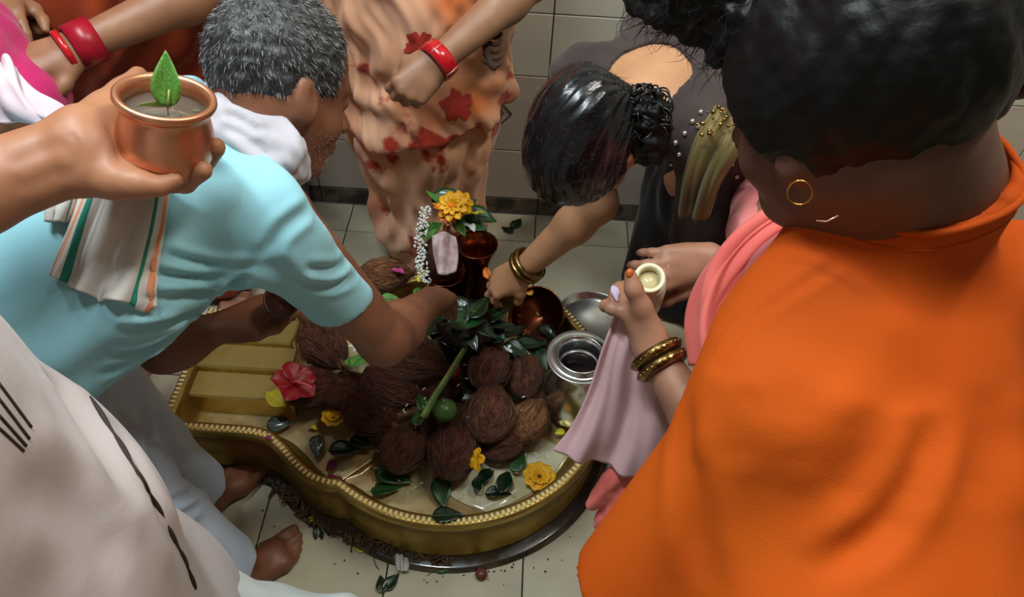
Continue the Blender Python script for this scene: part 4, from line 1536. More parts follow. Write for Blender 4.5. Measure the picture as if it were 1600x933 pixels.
rows_ = [[back(x, y, .012 + .00009 * max(0, y - 300)) for x, y in r] for r in (((140, 268), (185, 262), (230, 262), (275, 272)), ((128, 310), (175, 305), (222, 308), (266, 318)), ((112, 352), (160, 355), (208, 362), (256, 370)),
                                              ((96, 395), (142, 408), (190, 416), (246, 416)), ((84, 424), (130, 446), (178, 458), (238, 456)))]
vv, ff, uv = sheet(rows_, 110, 44, .003, lambda u, w, p: (.001 + .013 * w ** 1.3) * (1.05 + np.sin(u * (24 + 4 * np.sin(2 + 3 * u)) + 1.8 * w)) + .004 * w)
def lift(vv, bv, lo, hi):
    n = len(vv) // 2
    for i in range(n):
        h_ = bv.find_nearest(Vector(vv[i].tolist()))
        if h_[0] is None: continue
        nn_ = np.array(h_[1]); d_ = (vv[i] - np.array(h_[0])) @ nn_
        d2 = (vv[i + n] - np.array(h_[0])) @ nn_
        if min(d_, d2) < lo:
            m_ = lo - min(d_, d2) + .0
            vv[i] = vv[i] + nn_ * m_; vv[i + n] = vv[i + n] + nn_ * m_
    return vv


vv = lift(vv, A_bv, .004, .01)
o = obj('towel', vv, ff, M_TOWEL, uv=uv, origin=back(170, 400))
tag(o, 'white pleated cotton towel with orange and green border stripes on the blue shirt', 'towel')
vv, ff, uv = sheet([[back(82, 312, .006), back(104, 306, .014), back(126, 312, .006)], [back(76, 332, .006), back(98, 330, .016), back(120, 334, .008)], [back(80, 350, .005), back(92, 352, .014), back(112, 350, .006)]], 16, 14, .003,
                   lambda u, w, p: .004 * np.sin(u * 14 + w))
o2 = obj('towel_corner', vv, ff, M_TOWEL, o, uv=uv)

# little brown cup in his hand
ax = nrm(V(.25, -.45, .85))
o = MB().lathe([(r_ * .95, z_) for r_, z_ in ((0, -.034), (.016, -.034), (.022, -.028), (.027, -.01), (.0285, .006), (.0310, .012), (.0300, .0145), (.026, .008), (.023, -.012), (.0, -.026))], 32, ax, cupc).build('small_cup', mat('clay_cup', (84, 52, 42), (60, 36, 30), ns=20, rough=.3), origin=cupc)
tag(o, 'small dark brown cup held in the hand under the blue shirt', 'cup')

# ================================================================== B: person in a grey kurta holding the copper lota
bx, by = -.475, .248
fd = nrm(V(.95, .30, 0))
root = empty('person', (bx, by, 0)); PB_ = root
tag(root, 'person in pale grey kurta and white trousers holding out the copper pot of water', 'person')
B = Solid()
s = 1.02
o = V(bx, by, 0); l = np.cross(UPZ, fd)
P = lambda a, c, z: o + fd * a + l * c + V(0, 0, z)
kneeL = W(400, 1035, 1.10)
anL, anR = kneeL * V(1, 1, 0) + V(.0, .0, .08), P(-.10, -.09, .08)
leg(B, P(0, .09, .86), kneeL, anL); foot(B, anL, anL + fd, -1)
leg(B, P(0, -.09, .86), P(-.02, -.09, .46), anR); foot(B, anR, anR + fd, 1)
B.ecap(P(0, 0, .88), P(0, 0, 1.25), (.145, .09), (.15, .09), l, .03)
B.cap(P(0, .14, 1.29), P(0, -.14, 1.29), .05, .05, .04)
head(B, P(.03, 0, 1.475), fd - UPZ * .2, UPZ + fd * .2, 1.0, P(-.01, 0, 1.34))
b_sh, b_el, b_wr = P(-.01, .17, 1.27), W(-215, 362, .735), W(128, 236, .795)
B.cap(b_sh, b_el, .048, .043, .02)
m_ = b_el + (b_wr - b_el) * .45
B.cap(b_el, m_, .043, .043, .02)
fz = nrm(b_wr - b_el)
B.ecap(m_, b_wr, (.043, .040), (.040, .027), UPV, .02)
arm(B, P(-.01, -.17, 1.27), P(-.06, -.24, 1.02), P(.12, -.22, .95)); hand(B, P(.12, -.22, .95), fd, l * -1, UPZ, 1.0)
px_ = lambda L: [W(*a) for a in L]
fingers = [([(178, 268, .795), (222, 286, .792), (250, 291, .797), (272, 282, .802)], .0100), ([(178, 255, .835), (238, 288, .855), (290, 286, .840), (318, 266, .815)], .0108),
           ([(180, 240, .865), (245, 282, .895), (312, 266, .870), (338, 230, .835)], .0112), ([(180, 222, .880), (240, 250, .930), (292, 232, .925), (318, 200, .90)], .0105)]
for pts, r in fingers:
    pts = px_(pts)
    B.cap(W(132, 240, .80), pts[0], .026, .018, .022)
    B.chain(pts, [r * 1.35, r * 1.1, r, r * .95], .006)
B.chain(px_([(140, 205, .81), (168, 172, .845), (192, 146, .865), (216, 118, .885)]), [.026, .019, .014, .011], .015)
B.chain(px_([(135, 275, .792), (180, 284, .79), (215, 290, .792)]), [.020, .0155, .012], .015)
B.chain(px_([(130, 215, .80), (160, 205, .84), (175, 195, .86)]), [.028, .024, .02], .02)
v, q = B.mesh(.004)
v = crease(v, q, [(((112, 205), (122, 240), (124, 278)), .004, .0014), (((100, 215), (110, 245), (112, 280)), .004, .0010), (((165, 190), (185, 230), (190, 262)), .006, .002), (((10, 262), (60, 240), (110, 222)), .008, .0012), (((20, 300), (70, 275), (115, 262)), .008, .001)])
obj('body', v, q, SK_B, root)
M_KURTA = fabric('grey_kurta_cotton', (182, 170, 168), (168, 156, 154), ns=4)
kp = [(P(0, 0, 1.26), (.185, .11)), (P(0, 0, 1.05), (.185, .125)), (P(.02, 0, .85), (.20, .145)), (P(.03, 0, .52), (.215, .160)), (P(.03, 0, .30), (.215, .160))]


def kextra(S):
    S.cap(P(0, .14, 1.28), P(0, -.14, 1.28), .068, .068, .05)
    S.cap(b_sh, b_el, .07, .072, .04)
    S.cap(P(-.01, -.17, 1.27), P(-.06, -.24, 1.02), .068, .068, .04)


S = Solid()
for (p0, e0), (p1, e1) in zip(kp[:-1], kp[1:]): S.ecap(p0, p1, e0, e1, l, .05)
kextra(S)
S.cut((0, 0, .26), (0, 0, -1), .006)
S.cut(P(-.01, 0, 1.345), UPZ, .01)
S.cut(b_el + (b_wr - b_el) * .1, b_wr - b_el, .004, b_el - .12, b_el + .12)
v, q = S.mesh(.0065, 2)
v = v + normals(v, q) * (folds(v, UPZ, .13, .0045, 21, 5))[:, None]
v = crease(v, q, [(((60, 560), (130, 660), (220, 800)), .018, .006), (((20, 740), (120, 800), (200, 900)), .02, .006), (((140, 600), (220, 740), (290, 880)), .012, .006)])
obj('kurta', v, q, M_KURTA, root)
K_bv = bvh(v, q)
M_GAP_STITCH = mat('gap_shade_and_stitch', (58, 42, 34), (34, 26, 22), rough=.8)  # shade in the side gap, and the thread of the embroidered stripes
pts = [surf(K_bv, x, y, .0005) for x, y in ((-6, 456), (0, 462), (35, 503), (70, 544), (105, 580), (140, 620), (180, 681), (215, 740), (245, 791), (270, 840), (290, 880), (305, 920))]
pts = [p for p in pts if p is not None]
if len(pts) > 3:
    n_ = 40
    MB().tube(spline(pts, n_), [.0009 + .0016 * abs(math.sin(i * .55)) for i in range(n_)], seg=6).build('slit_shade', M_GAP_STITCH, root)  # dark line painting the shade in the gap between two overlapping panels
for k, (a, c_) in enumerate((((-4, 598), (48, 668)), ((-4, 622), (45, 686)), ((-4, 648), (40, 697)), ((-4, 668), (36, 705)))):
    pts = [surf(K_bv, a[0] + (c_[0] - a[0]) * t, a[1] + (c_[1] - a[1]) * t, .0006) for t in np.linspace(0, 1, 6)]
    pts = [p for p in pts if p is not None]
    if len(pts) > 2:
        MB().tube(spline(pts, 12), .0011, seg=5).build('embroidered_stripe', M_GAP_STITCH, root)
M_WTROU = fabric('white_trousers', (206, 216, 212), (192, 204, 202), ns=5)
S = Solid()
S.ecap(P(0, 0, .86), P(.01, 0, .74), (.16, .12), (.16, .12), l, .04)
S.cap(P(.01, .07, .76), kneeL, .09, .092, .04); S.cap(kneeL, anL, .092, .075, .03)
S.cap(P(0, -.09, .80), P(-.02, -.09, .46), .11, .09, .04); S.cap(P(-.02, -.09, .46), anR, .09, .075, .03)
S.cap(kneeL, W(520, 985, 1.14), .085, .055, .05)
S.cut((0, 0, .09), (0, 0, -1), .005)
v, q = S.mesh(.007, 2)
v = v + normals(v, q) * (folds(v, UPZ, .08, .003, 31, 4))[:, None]
obj('trousers', v, q, M_WTROU, root)
hv, hq = hair_shell(P(.03, 0, 1.475), fd - UPZ * .2, UPZ + fd * .2, 1.0, .007, [((.06, 0, .03), (.9, 0, -.2)), ((0, 0, -.03), (.5, 0, -.9))], lambda p: .002 * noise3(p, .02, 4), h=.006)
obj('hair', hv, hq, M_HAIR, root)

# the copper lota with water and leaves
lt, lb = W(258, 152, .79), W(260, 272, .848)
ax = nrm(lt - lb)
Hh = np.linalg.norm(lt - lb)
t = empty('copper_lota', lb); tag(t, 'small copper water pot with leaves held out on an open hand', 'pot')
k_ = .0505 / .05
MB().lathe([(0, 0), (.022, 0), (.030, .003), (.043, .016), (.0495, .036), (.0495, .05), (.0465, .064), (.0435, .075), (.0425, .082), (.0445, .085), (.0485, .0875), (.0505, .0915), (.0500, .0955), (.0470, .0975), (.0430, .0955),
            (.040, .086), (.0405, .08), (.044, .064), (.047, .05), (.046, .03), (.035, .012), (.0, .006)], 56, ax, lb).build('pot_body', M_COPPER, t)
MB().lathe([(.0, .0), (.0415, .0), (.0415, .001), (.0, .0012)], 40, ax, lb + ax * .0765).build('water', M_LOTAW, t)
xx, yy, _ = frame(RGT - ax * (RGT @ ax), ax)


def rot3(x, z):
    x = nrm(x); z = nrm(np.asarray(z) - x * (x @ np.asarray(z)))
    return np.stack([x, np.cross(z, x), z], 1)


for (a, b2, kd, zz, lab) in (((262, 168, .785), (258, 78, .765), 'B', -FWD + RGT * .3, 'pale green leaf standing up out of the copper water pot'),
                             ((262, 166, .785), (216, 158, .778), 'b', UPV + FWD * .3, 'green leaf lying in the water of the copper pot')):
    p0, p1 = W(*a), W(*b2)
    L = np.linalg.norm(p1 - p0)
    o = link('leaf', LEAFS[kd], p0, rot3(p1 - p0, zz), (L, L * (.72 if kd == 'B' else .7), L)); tag(o, lab, 'leaf')
    link('midrib', RIB, parent=o)
b = MB()
for i in range(9):
    b.ball(lb + ax * .0785 + xx * random.uniform(.005, .032) + np.cross(ax, xx) * random.uniform(-.022, .02), random.uniform(.0015, .004), 8, 5)
b.build('water_bubbles', M_LOTAW, t)['kind'] = 'stuff'
MB().tube(px_([(262, 170, .783), (263, 158, .779), (264, 140, .776)]), [.0012, .0012, .001], seg=6).build('leaf_stem', M_STEMG, t)

# ================================================================== C: person in an orange T-shirt, seen from behind
root = empty('person', (.36, .30, 0)); PC = root
tag(root, 'person with gold hoop earring in bright orange T-shirt, back to the viewer', 'person')
C_hip = V(.37, .28, .70)
C_f = nrm(V(-.30, .95, 0)); C_r = V(C_f[1], -C_f[0], 0)
C_back = W(1502, 345, .612)                                       # back of the collar
C_ring = C_back + C_f * .070 + C_r * .012
C_neck = C_ring - UPZ * .06
C_L = W(1200, 632, .70); C_R = C_neck + C_r * .165 - UPZ * .085 - C_f * .05
C_hc, C_hf, C_hu = W(1312, 150, .655), nrm(V(-.57, .69, -.42)), V(-.22, .25, .94)
hemC = W(988, 940, .82)
C_el = hemC + (hemC - C_L) * .05
B = Solid()
chest = C_neck * .72 + C_hip * .28 + C_f * .02
B.ecap(C_hip, chest, (.125, .085), (.115, .08), C_r, .03)
B.ecap(chest, C_neck - UPZ * .05 - C_f * .03, (.115, .078), (.08, .04), C_r, .04)
B.cap(C_L, C_neck - UPZ * .05, .038, .040, .04); B.cap(C_R, C_neck - UPZ * .05, .038, .040, .04)
head(B, C_hc, C_hf, C_hu, .98, None)
hf_, hu_, _ = frame(C_hf, C_hu)
B.cap(C_hc - hu_ * .055 - hf_ * .030, C_neck - UPZ * .0, .056, .060, .04)
B.cap(C_neck, C_neck + UPZ * .032, .066, .064, .012)
B.cap(C_hc - hu_ * .03 - hf_ * .06, C_neck + UPZ * .04 + C_r * .01, .060, .060, .03)
B.cap(C_hc - hu_ * .04 - hf_ * .045, C_neck + UPZ * .03, .056, .058, .03)
arm(B, C_L, C_el, C_el + V(.02, .06, -.22), .88); hand(B, C_el + V(.02, .06, -.22), V(0, .3, -.9), V(-1, 0, 0), C_f, .85)
reR = C_R + V(.06, 0, -.24)
arm(B, C_R, reR, reR + V(-.08, .2, -.06), .88); hand(B, reR + V(-.08, .2, -.06), V(-.4, .9, -.1), UPZ, -C_r, .85)
for sgn in (-1, 1):
    an = V(.37, .26, .08) + C_r * .075 * sgn
    leg(B, C_hip + C_r * .07 * sgn - UPZ * .02, V(.37, .30, .38) + C_r * .075 * sgn, an, .85)
    foot(B, an, an + C_f, sgn, .85)
v, q = B.mesh(.0045)
obj('body', v, q, SK_C, root)
M_ORSHIRT = fabric('orange_jersey', (200, 88, 16), (188, 74, 12), ns=3, bs=400, sheen=0)
S = Solid()
S.ecap(C_hip - UPZ * .06, C_hip + UPZ * .12, (.180, .125), (.175, .120), C_r, .04)
S.ecap(C_hip + UPZ * .12, chest, (.172, .120), (.140, .102), C_r, .05)
S.ecap(chest, C_neck - UPZ * .05 - C_f * .03, (.140, .10), (.085, .055), C_r, .05)
S.cap(C_neck - UPZ * .06 - C_r * .03, C_L, .050, .054, .05); S.cap(C_neck - UPZ * .05 + C_r * .03, C_R, .052, .058, .05)
S.cap(C_L, hemC + (hemC - C_L) * .15, .056, .080, .045)
S.cap(C_R, C_R + V(.045, 0, -.2), .060, .08, .045)
S.cap(C_neck - UPZ * .03, C_neck + UPZ * .09, .080, .076, .03)
S.cut(hemC, (hemC - C_L) + V(-.05, .0, 0), .004, hemC - .12, hemC + V(.10, .12, .12))
S.cut((0, 0, C_hip[2] - .08), (0, 0, -1), .005)
c_top = C_ring
c_n = nrm(np.cross(nrm(C_r + UPZ * .27), nrm(C_f + UPZ * -.05)))
S.cut(c_top, c_n, .006, C_neck - .14, C_neck + .16)
h_c = C_ring
S.ell(h_c, (.069, .066, .04), [C_r, C_f, UPZ], .004, '-')
v, q = S.mesh(.0055, 2)
v = v + normals(v, q) * (folds(v, V(.2, .1, 1), .14, .003, 44, 4))[:, None]
v = crease(v, q, [(((1320, 405), (1250, 448), (1170, 505), (1105, 590)), .005, .003), (((1455, 640), (1430, 740), (1370, 830), (1265, 905)), .012, .006), (((1330, 640), (1340, 720), (1320, 800)), .022, .003),
                  (((1085, 620), (1072, 700), (1085, 800), (1100, 920)), .014, .005), (((1240, 580), (1235, 660), (1260, 740)), .022, .0025), (((1530, 600), (1540, 700), (1530, 800)), .025, .0025),
                  (((1180, 600), (1150, 660), (1160, 740)), .02, .003)])
v = relax(v, q, .4)
obj('t_shirt', v, q, M_ORSHIRT, root)
cb = bvh(v, q)
ca, cc_ = nrm(C_r + UPZ * .27), None
ay_ = np.cross(c_n, ca)
ctr = C_ring
for off_, rr_, nm in ((.005, .0036, 'collar_band'), (.021, .0011, 'collar_seam')):
    ring = []
    for k in range(72):
        d_ = ca * math.cos(k * 2 * math.pi / 72) + ay_ * math.sin(k * 2 * math.pi / 72)
        h_ = cb.ray_cast(Vector((ctr - c_n * off_ + d_ * .25).tolist()), Vector((-d_).tolist()))
        if h_[0] is not None and np.linalg.norm(np.array(h_[0]) - ctr) < .14: ring.append(np.array(h_[0]))
    if len(ring) > 20:
        ring = np.array(ring)
        ring = (np.roll(ring, 1, 0) + ring + np.roll(ring, -1, 0)) / 3
        ring = np.vstack([ring, ring[:2]])
        MB().tube(ring, rr_, seg=10, caps=False).build(nm, M_ORSHIRT, root)
C_bv = bvh(v, q)
M_SHORTS = fabric('dark_shorts', (54, 50, 58), (44, 40, 48))
S = Solid()
S.ecap(C_hip - UPZ * .04, C_hip - UPZ * .14, (.15, .11), (.15, .11), C_r, .04)
for sgn in (-1, 1):
    S.cap(C_hip + C_r * .075 * sgn - UPZ * .1, V(.37, .30, .38) + C_r * .08 * sgn, .095, .075, .03)
    S.cap(V(.37, .30, .38) + C_r * .08 * sgn, V(.37, .27, .14) + C_r * .075 * sgn, .075, .062, .03)
S.cut((0, 0, .13), (0, 0, -1), .005)
v, q = S.mesh(.008, 1)
obj('trousers', v, q, M_SHORTS, root)


def cx(S):
    S.ell(C_hc - hf_ * .055 + hu_ * .045, (.085, .085, .085), None, .04)
    S.ell(W(1510, 60, .68), (.06, .055, .07), None, .04)
    S.ell(W(1500, 140, .66), (.042, .04, .042), None, .03)
    S.ell(W(1610, 60, .74), (.05, .05, .06), None, .03)


hv, hq = hair_shell(C_hc, C_hf, C_hu, .98, .017, [((.075, 0, .03), (.95, 0, -.3)), ((.02, 0, -.040), (.62, 0, -.78))],
                    lambda p: .0016 * noise3(p, .045, 6) + .0006 * noise3(p, .015, 8), h=.0045, extra=cx)
obj('hair', hv, hq, M_HAIR, root)
S = Solid()
for px, py, d_, r_ in ((1230, 60, .66, .048), (1175, 12, .67, .046), (1125, -8, .68, .038), (1080, -12, .69, .034), (1035, -12, .70, .028), (1180, -40, .69, .05)):
    S.ell(W(px, py, d_), (r_, r_ * .9, r_ * .9), None, .03)
fv, fq = S.mesh(.0045)
fv = fv + normals(fv, fq) * (.0045 * noise3(fv, .03, 9) + .0025 * noise3(fv, .012, 3))[:, None]
obj('hair_fringe', fv, fq, M_HAIR, root)
strands(fv, fq, 900, lambda p: np.tile(dirv(-.6, -.6, 0), (len(p), 1)), .035, .0004, M_HAIR, 'fringe_strands', root, 6, .1, .3)
flow = lambda p: (p - (C_hc + hf_ * .08 + hu_ * .05)) * V(1, 1, .6) + .06 * np.stack([noise3(p, .05, 1), noise3(p, .05, 2), noise3(p, .05, 3)], 1)
ec = W(1250, 301, .628)
bangle(ec, nrm(V(-.5, -.75, .4)), .0098, .0008, M_GOLD, root, 'hoop_earring')
MB().tube(px_([(1276, 345, .63), (1292, 346, .62), (1310, 337, .615)]), .0008, seg=6).build('neck_chain', M_SILVERC, root)

# ================================================================== D: person in pink kneeling beyond the orange shirt
root = empty('person', (.52, .86, 0)); PD = root
tag(root, 'person in coral pink dupatta kneeling, pouring from a cream bottle', 'person')
D_f = nrm(V(-.95, .05, 0)); D_l = np.cross(UPZ, D_f)            # left side faces the camera
D_hip, D_neck = V(.55, .88, .30), V(.43, .93, .76)
B = Solid()
B.ecap(D_hip, V(.49, .90, .55), (.14, .10), (.125, .085), D_l, .03)
B.ecap(V(.49, .90, .55), D_neck - UPZ * .05, (.125, .085), (.13, .075), D_l, .03)
D_L, D_R = V(.43, .77, .72), V(.44, 1.08, .71)
B.cap(D_L, D_R, .043, .043, .03)
D_hc = W(1262, 168, 1.20)
head(B, D_hc, V(-.85, -.05, -.45), V(-.45, .05, .85), .95, D_neck)
D_el, D_wr = W(1135, 735, 1.07), W(1020, 545, 1.13)
arm(B, D_L, D_el, D_wr, .92)
D_el2, D_wr2 = V(.46, 1.06, .50), W(1112, 406, 1.24)
arm(B, D_R, D_el2, D_wr2, .88)
# left hand round the bottle
for pts, r in (([(985, 492, 1.125), (956, 482, 1.13), (946, 478, 1.15), (962, 470, 1.17)], .0095), ([(990, 482, 1.13), (962, 462, 1.16), (966, 450, 1.185), (985, 444, 1.20)], .0095),
               ([(996, 478, 1.14), (975, 455, 1.18), (985, 440, 1.21), (1005, 436, 1.22)], .009), ([(1005, 478, 1.15), (990, 455, 1.20), (1002, 442, 1.225), (1016, 440, 1.23)], .008)):
    pts = px_(pts)
    B.cap(D_wr, pts[0], .021, .014, .015)
    B.chain(pts, [r * 1.2, r * 1.05, r, r * .85], .005)
B.chain(px_([(1018, 520, 1.12), (1003, 480, 1.105), (990, 452, 1.095), (985, 430, 1.09)]), [.019, .0135, .0115, .0095], .012)
t2 = hand(B, D_wr2, W(1040, 420, 1.22) - D_wr2, V(.1, -.5, .8), V(-.4, -.7, -.6), .92, ((.6, .9, .5), (.5, .8, .5), (.4, .7, .4), (.4, .6, .4)))
for sgn in (-1, 1):                                                # kneeling legs
    kn = V(.345, .87 - .11 * sgn, .075); an = V(.70, .87 - .10 * sgn, .055)
    leg(B, D_hip + D_l * .085 * sgn - UPZ * .06, kn, an, .9)
    foot(B, an, an + V(.3, 0, 0), -sgn, .85)
v, q = B.mesh(.004)
obj('body', v, q, SK_D, root)
p_ = W(984, 427, 1.083)
MB().ball(p_, (.0075, .006, .0035), 10, 6, [UPV, RGT, -FWD]).build('nail', M_NAIL_H, root)
M_PINKK = blotches(fabric('pink_kurta', (226, 134, 134), (208, 112, 114), ns=10), (120, 92, 88), 26, (.66, .70), seed=3)
M_CORAL = fabric('coral_dupatta', (232, 122, 112), (216, 100, 96), ns=8)
M_LILAC = fabric('faded_pink_cloth', (214, 178, 182), (196, 156, 162), ns=7)
S = Solid()
S.ecap(D_hip - UPZ * .1, V(.50, .90, .52), (.18, .16), (.155, .115), D_l, .04)
S.ecap(V(.50, .90, .52), D_neck - UPZ * .045, (.155, .115), (.145, .088), D_l, .04)
S.cap(D_L, D_R, .062, .062, .04)
S.cap(D_L, D_L + (D_el - D_L) * .62, .064, .062, .03); S.cap(D_R, D_R + (D_el2 - D_R) * .8, .06, .058, .03)
S.ecap(D_hip - UPZ * .1, V(.40, .87, .13), (.19, .13), (.19, .10), D_l, .05)
S.ecap(D_hip - UPZ * .1, V(.66, .87, .10), (.19, .13), (.17, .08), D_l, .05)
S.cut((0, 0, .012), (0, 0, -1), .005)
v, q = S.mesh(.0065, 1)
v = v + normals(v, q) * folds(v, UPZ, .06, .003, 51, 4)[:, None]
obj('kurta', v, q, M_PINKK, root)
def band(outer, inner, d0, d1, lift, amp, fr, name, m, n=60):
    rows__ = []
    for (ox, oy), (ix_, iy) in zip(outer, inner):
        rows__.append([W(ox, oy, d0), W(ox * .67 + ix_ * .33, oy * .67 + iy * .33, (d0 + d1) / 2 - lift), W(ox * .33 + ix_ * .67, oy * .33 + iy * .67, (d0 + d1) / 2 - lift), W(ix_, iy, d1)])
    vv, ff, uv = sheet(rows__, 40, n, .004, lambda u, w, p: amp * np.sin(u * fr + 1.3 * np.sin(w * 5)) + amp * .5 * np.sin(u * fr * 2.3 + w * 4))
    return obj(name, vv, ff, m, root, uv=uv)


band(((1285, 312), (1225, 312), (1168, 340), (1120, 385), (1090, 440), (1078, 500), (1086, 570)), ((1285, 345), (1235, 352), (1195, 380), (1160, 425), (1136, 470), (1122, 520), (1128, 585)), 1.10, 1.08, .035, .006, 13, 'dupatta', M_CORAL)
band(((1250, 345), (1215, 375), (1180, 420), (1150, 480), (1140, 540)), ((1300, 345), (1292, 385), (1268, 425), (1240, 470), (1220, 520)), 1.06, 1.03, .02, .0025, 9, 'kurta_front', M_PINKK)
band(((1262, 338), (1250, 365), (1232, 395), (1212, 425)), ((1310, 345), (1300, 375), (1282, 405), (1258, 440)), 1.03, 1.00, .02, .0065, 15, 'dupatta_fold', M_PINKK, 40)
rr = [[(962, 492, 1.16), (985, 505, 1.15), (1015, 530, 1.15), (1050, 560, 1.14)], [(942, 545, 1.18), (968, 560, 1.175), (1005, 580, 1.165), (1050, 605, 1.15)], [(920, 610, 1.22), (955, 620, 1.21), (1000, 640, 1.20), (1048, 655, 1.17)],
      [(893, 665, 1.25), (935, 680, 1.24), (985, 695, 1.23), (1040, 705, 1.20)], [(864, 708, 1.27), (915, 718, 1.27), (968, 735, 1.26), (1030, 752, 1.23)]]
vv, ff, uv = sheet([px_(r) for r in rr], 60, 50, .004, lambda u, w, p: (.004 + .006 * w) * np.sin(u * 13 + 1.5 * w) + .003 * np.sin(u * 29 - 3 * w))
obj('dupatta_end', vv, ff, M_LILAC, root, uv=uv)
S = Solid()
for pts in ([(985, 725, 1.27), (955, 752, 1.30), (935, 778, 1.32), (925, 788, 1.33)], [(1000, 735, 1.27), (968, 772, 1.31), (945, 810, 1.34), (937, 820, 1.35)], [(1015, 745, 1.27), (985, 790, 1.32), (962, 830, 1.36)]):
    S.chain(px_(pts), [.020, .018, .015, .012][:len(pts)], .006)
v, q = S.mesh(.004, 1)
v = v + normals(v, q) * folds(v, W(1000, 735, 1.27) - W(937, 820, 1.35), .02, .002, 53, 6)[:, None]
obj('dupatta_tassels', v, q, M_CORAL, root)
fa = nrm(D_wr - D_el)
for i, (t_, m) in enumerate(((-.028, M_OLDGOLD), (-.010, M_OLDGOLD))):
    c_ = D_wr + fa * t_
    bangle(c_, fa, .035, .0065, m, root, flat=1.25)
    b = MB()
    ex = nrm(np.cross(fa, UPZ)); ey = np.cross(fa, ex)
    for k in range(28):
        a = 2 * math.pi * k / 28
        b.ball(c_ + (ex * math.cos(a) + ey * math.sin(a)) * .040, .0030, 6, 4)
    b.build('bangle_stones', M_OLDGOLD, root)
p_ = D_wr2 + (W(1040, 420, 1.22) - D_wr2) * .95
bangle(W(1040, 418, 1.215), W(1040, 420, 1.22) - D_wr2, .0105, .0012, M_SILVERC, root, 'finger_ring')
# the cream bottle
bt = W(1015, 434, 1.155); ax = nrm(-ray(1015, 437) * .75 + UPZ * .55 + V(0, 0, 0))
t = empty('cream_bottle', bt - ax * .13); tag(t, 'small open cream plastic bottle held in two hands', 'bottle')
MB().lathe([(0, -.13), (.026, -.13), (.029, -.125), (.029, -.045), (.027, -.035), (.0235, -.028), (.0235, -.024), (.0262, -.022), (.0262, -.017), (.0235, -.015), (.0215, -.012), (.0215, -.008), (.0232, -.006), (.0235, 0), (.0225, .001), (.0180, .001),
            (.0165, -.002), (.016, -.02), (.024, -.04), (.025, -.12), (0, -.12)], 44, ax, bt).build('bottle', M_PLASTIC, t)
MB().lathe([(0, 0), (.0162, 0), (.0162, .001), (0, .001)], 28, ax, bt - ax * .014).build('liquid', M_OIL, t)
PET['v'] = petal_mesh('petal', mat('petal_lilac', (190, 178, 198), (160, 146, 172), ns=40, rough=.5)); o = link('petal', PET['v'], W(965, 472, 1.14), rot3(UPV * 1 + RGT * -.25, -FWD), (.026, .022, .026)); tag(o, 'pale lilac petal pinched in the fingers beside the cream bottle', 'petal')
hv, hq = hair_shell(D_hc, V(-.85, -.05, -.45), V(-.45, .05, .85), .95, .010, [((.06, 0, .03), (.9, 0, -.2)), ((0, 0, -.04), (.5, 0, -.9))], lambda p: .002 * noise3(p, .02, 4), h=.006)
obj('hair', hv, hq, M_HAIR, root)

# ================================================================== E: girl bending over with her hair in a bun
root = empty('person', (.46, 1.50, 0)); PE = root
tag(root, 'person with oiled black hair in a bun bending down in open-backed dark dress', 'person')
E_neck, E_hip = W(985, 188, 1.30), V(.44, 1.50, .80)
E_t = nrm(E_neck - E_hip); E_s = nrm(np.cross(E_t, UPZ)); E_up = np.cross(E_s, E_t)
if E_up[2] < 0: E_up = -E_up
E_mid = (E_neck + E_hip) / 2 + E_up * .02
E_hc, E_hf, E_hu = W(912, 226, 1.19), nrm(V(-.15, -.15, -.95)), V(-.55, -.8, .15)
E_R, E_L = E_neck - E_t * .06 - E_s * .13, E_neck - E_t * .06 + E_s * .13
if (E_R - E_L)[0] > 0: E_R, E_L = E_L, E_R
E_el, E_wr = W(935, 318, 1.50), W(818, 420, 1.64)
B = Solid()
B.ecap(E_hip, E_mid, (.135, .09), (.13, .088), E_s, .03)
B.ecap(E_mid, E_neck - E_t * .05, (.13, .088), (.13, .068), E_s, .04)
B.cap(E_R, E_L, .045, .045, .04)
head(B, E_hc, E_hf, E_hu, .98, E_neck, .048)
arm(B, E_R, E_el, E_wr, .92)
tE = hand(B, E_wr, W(770, 448, 1.70) - E_wr, V(-.2, -.3, .9), V(.3, -.8, -.2), .92, ((.5, .5, .3), (.35, .4, .3), (.4, .5, .3), (.5, .6, .4)),
          tpts=[(.018, .022, -.008), (.045, .040, -.024), (.07, .046, -.04), (.09, .042, -.055)])
E_el2 = E_L + V(.04, .02, -.24)
arm(B, E_L, E_el2, E_el2 + V(.09, .10, -.20), .9); hand(B, E_el2 + V(.09, .10, -.20), V(.2, .5, -.8), V(0, -1, .3), V(-1, 0, 0), .88)
for sgn in (-1, 1):
    an = V(.50, 1.56, .08) + V(.085 * sgn, .0, 0)
    leg(B, E_hip + E_s * .08 * sgn - UPZ * .02, V(.48 + .085 * sgn, 1.49, .42), an, .92)
    foot(B, an, an + V(-.2, -1, 0), sgn, .88)
v, q = B.mesh(.004)
obj('body', v, q, SK_E, root)
M_DARKB = fabric('dark_taupe_blouse', (72, 62, 60), (54, 46, 46), ns=9)
M_BLACKD = fabric('black_skirt', (26, 23, 24), (16, 15, 16), ns=9)
M_OLIVE = fabric('olive_gold_tissue', (120, 106, 60), (88, 78, 46), ns=14, rough=.5, metal=.1)
S = Solid()
S.ecap(E_hip - E_t * .05, E_mid, (.155, .106), (.148, .099), E_s, .04)
S.ecap(E_mid, E_neck - E_t * .075, (.148, .099), (.135, .078), E_s, .04)
S.cap(E_R, E_L, .058, .058, .04)
S.cap(E_R, E_R + (E_el - E_R) * .55, .060, .056, .03); S.cap(E_L, E_el2, .062, .062, .03)
bo = W(1012, 146, 1.32)
S.cut(E_neck + E_t * .012, E_t, .006)
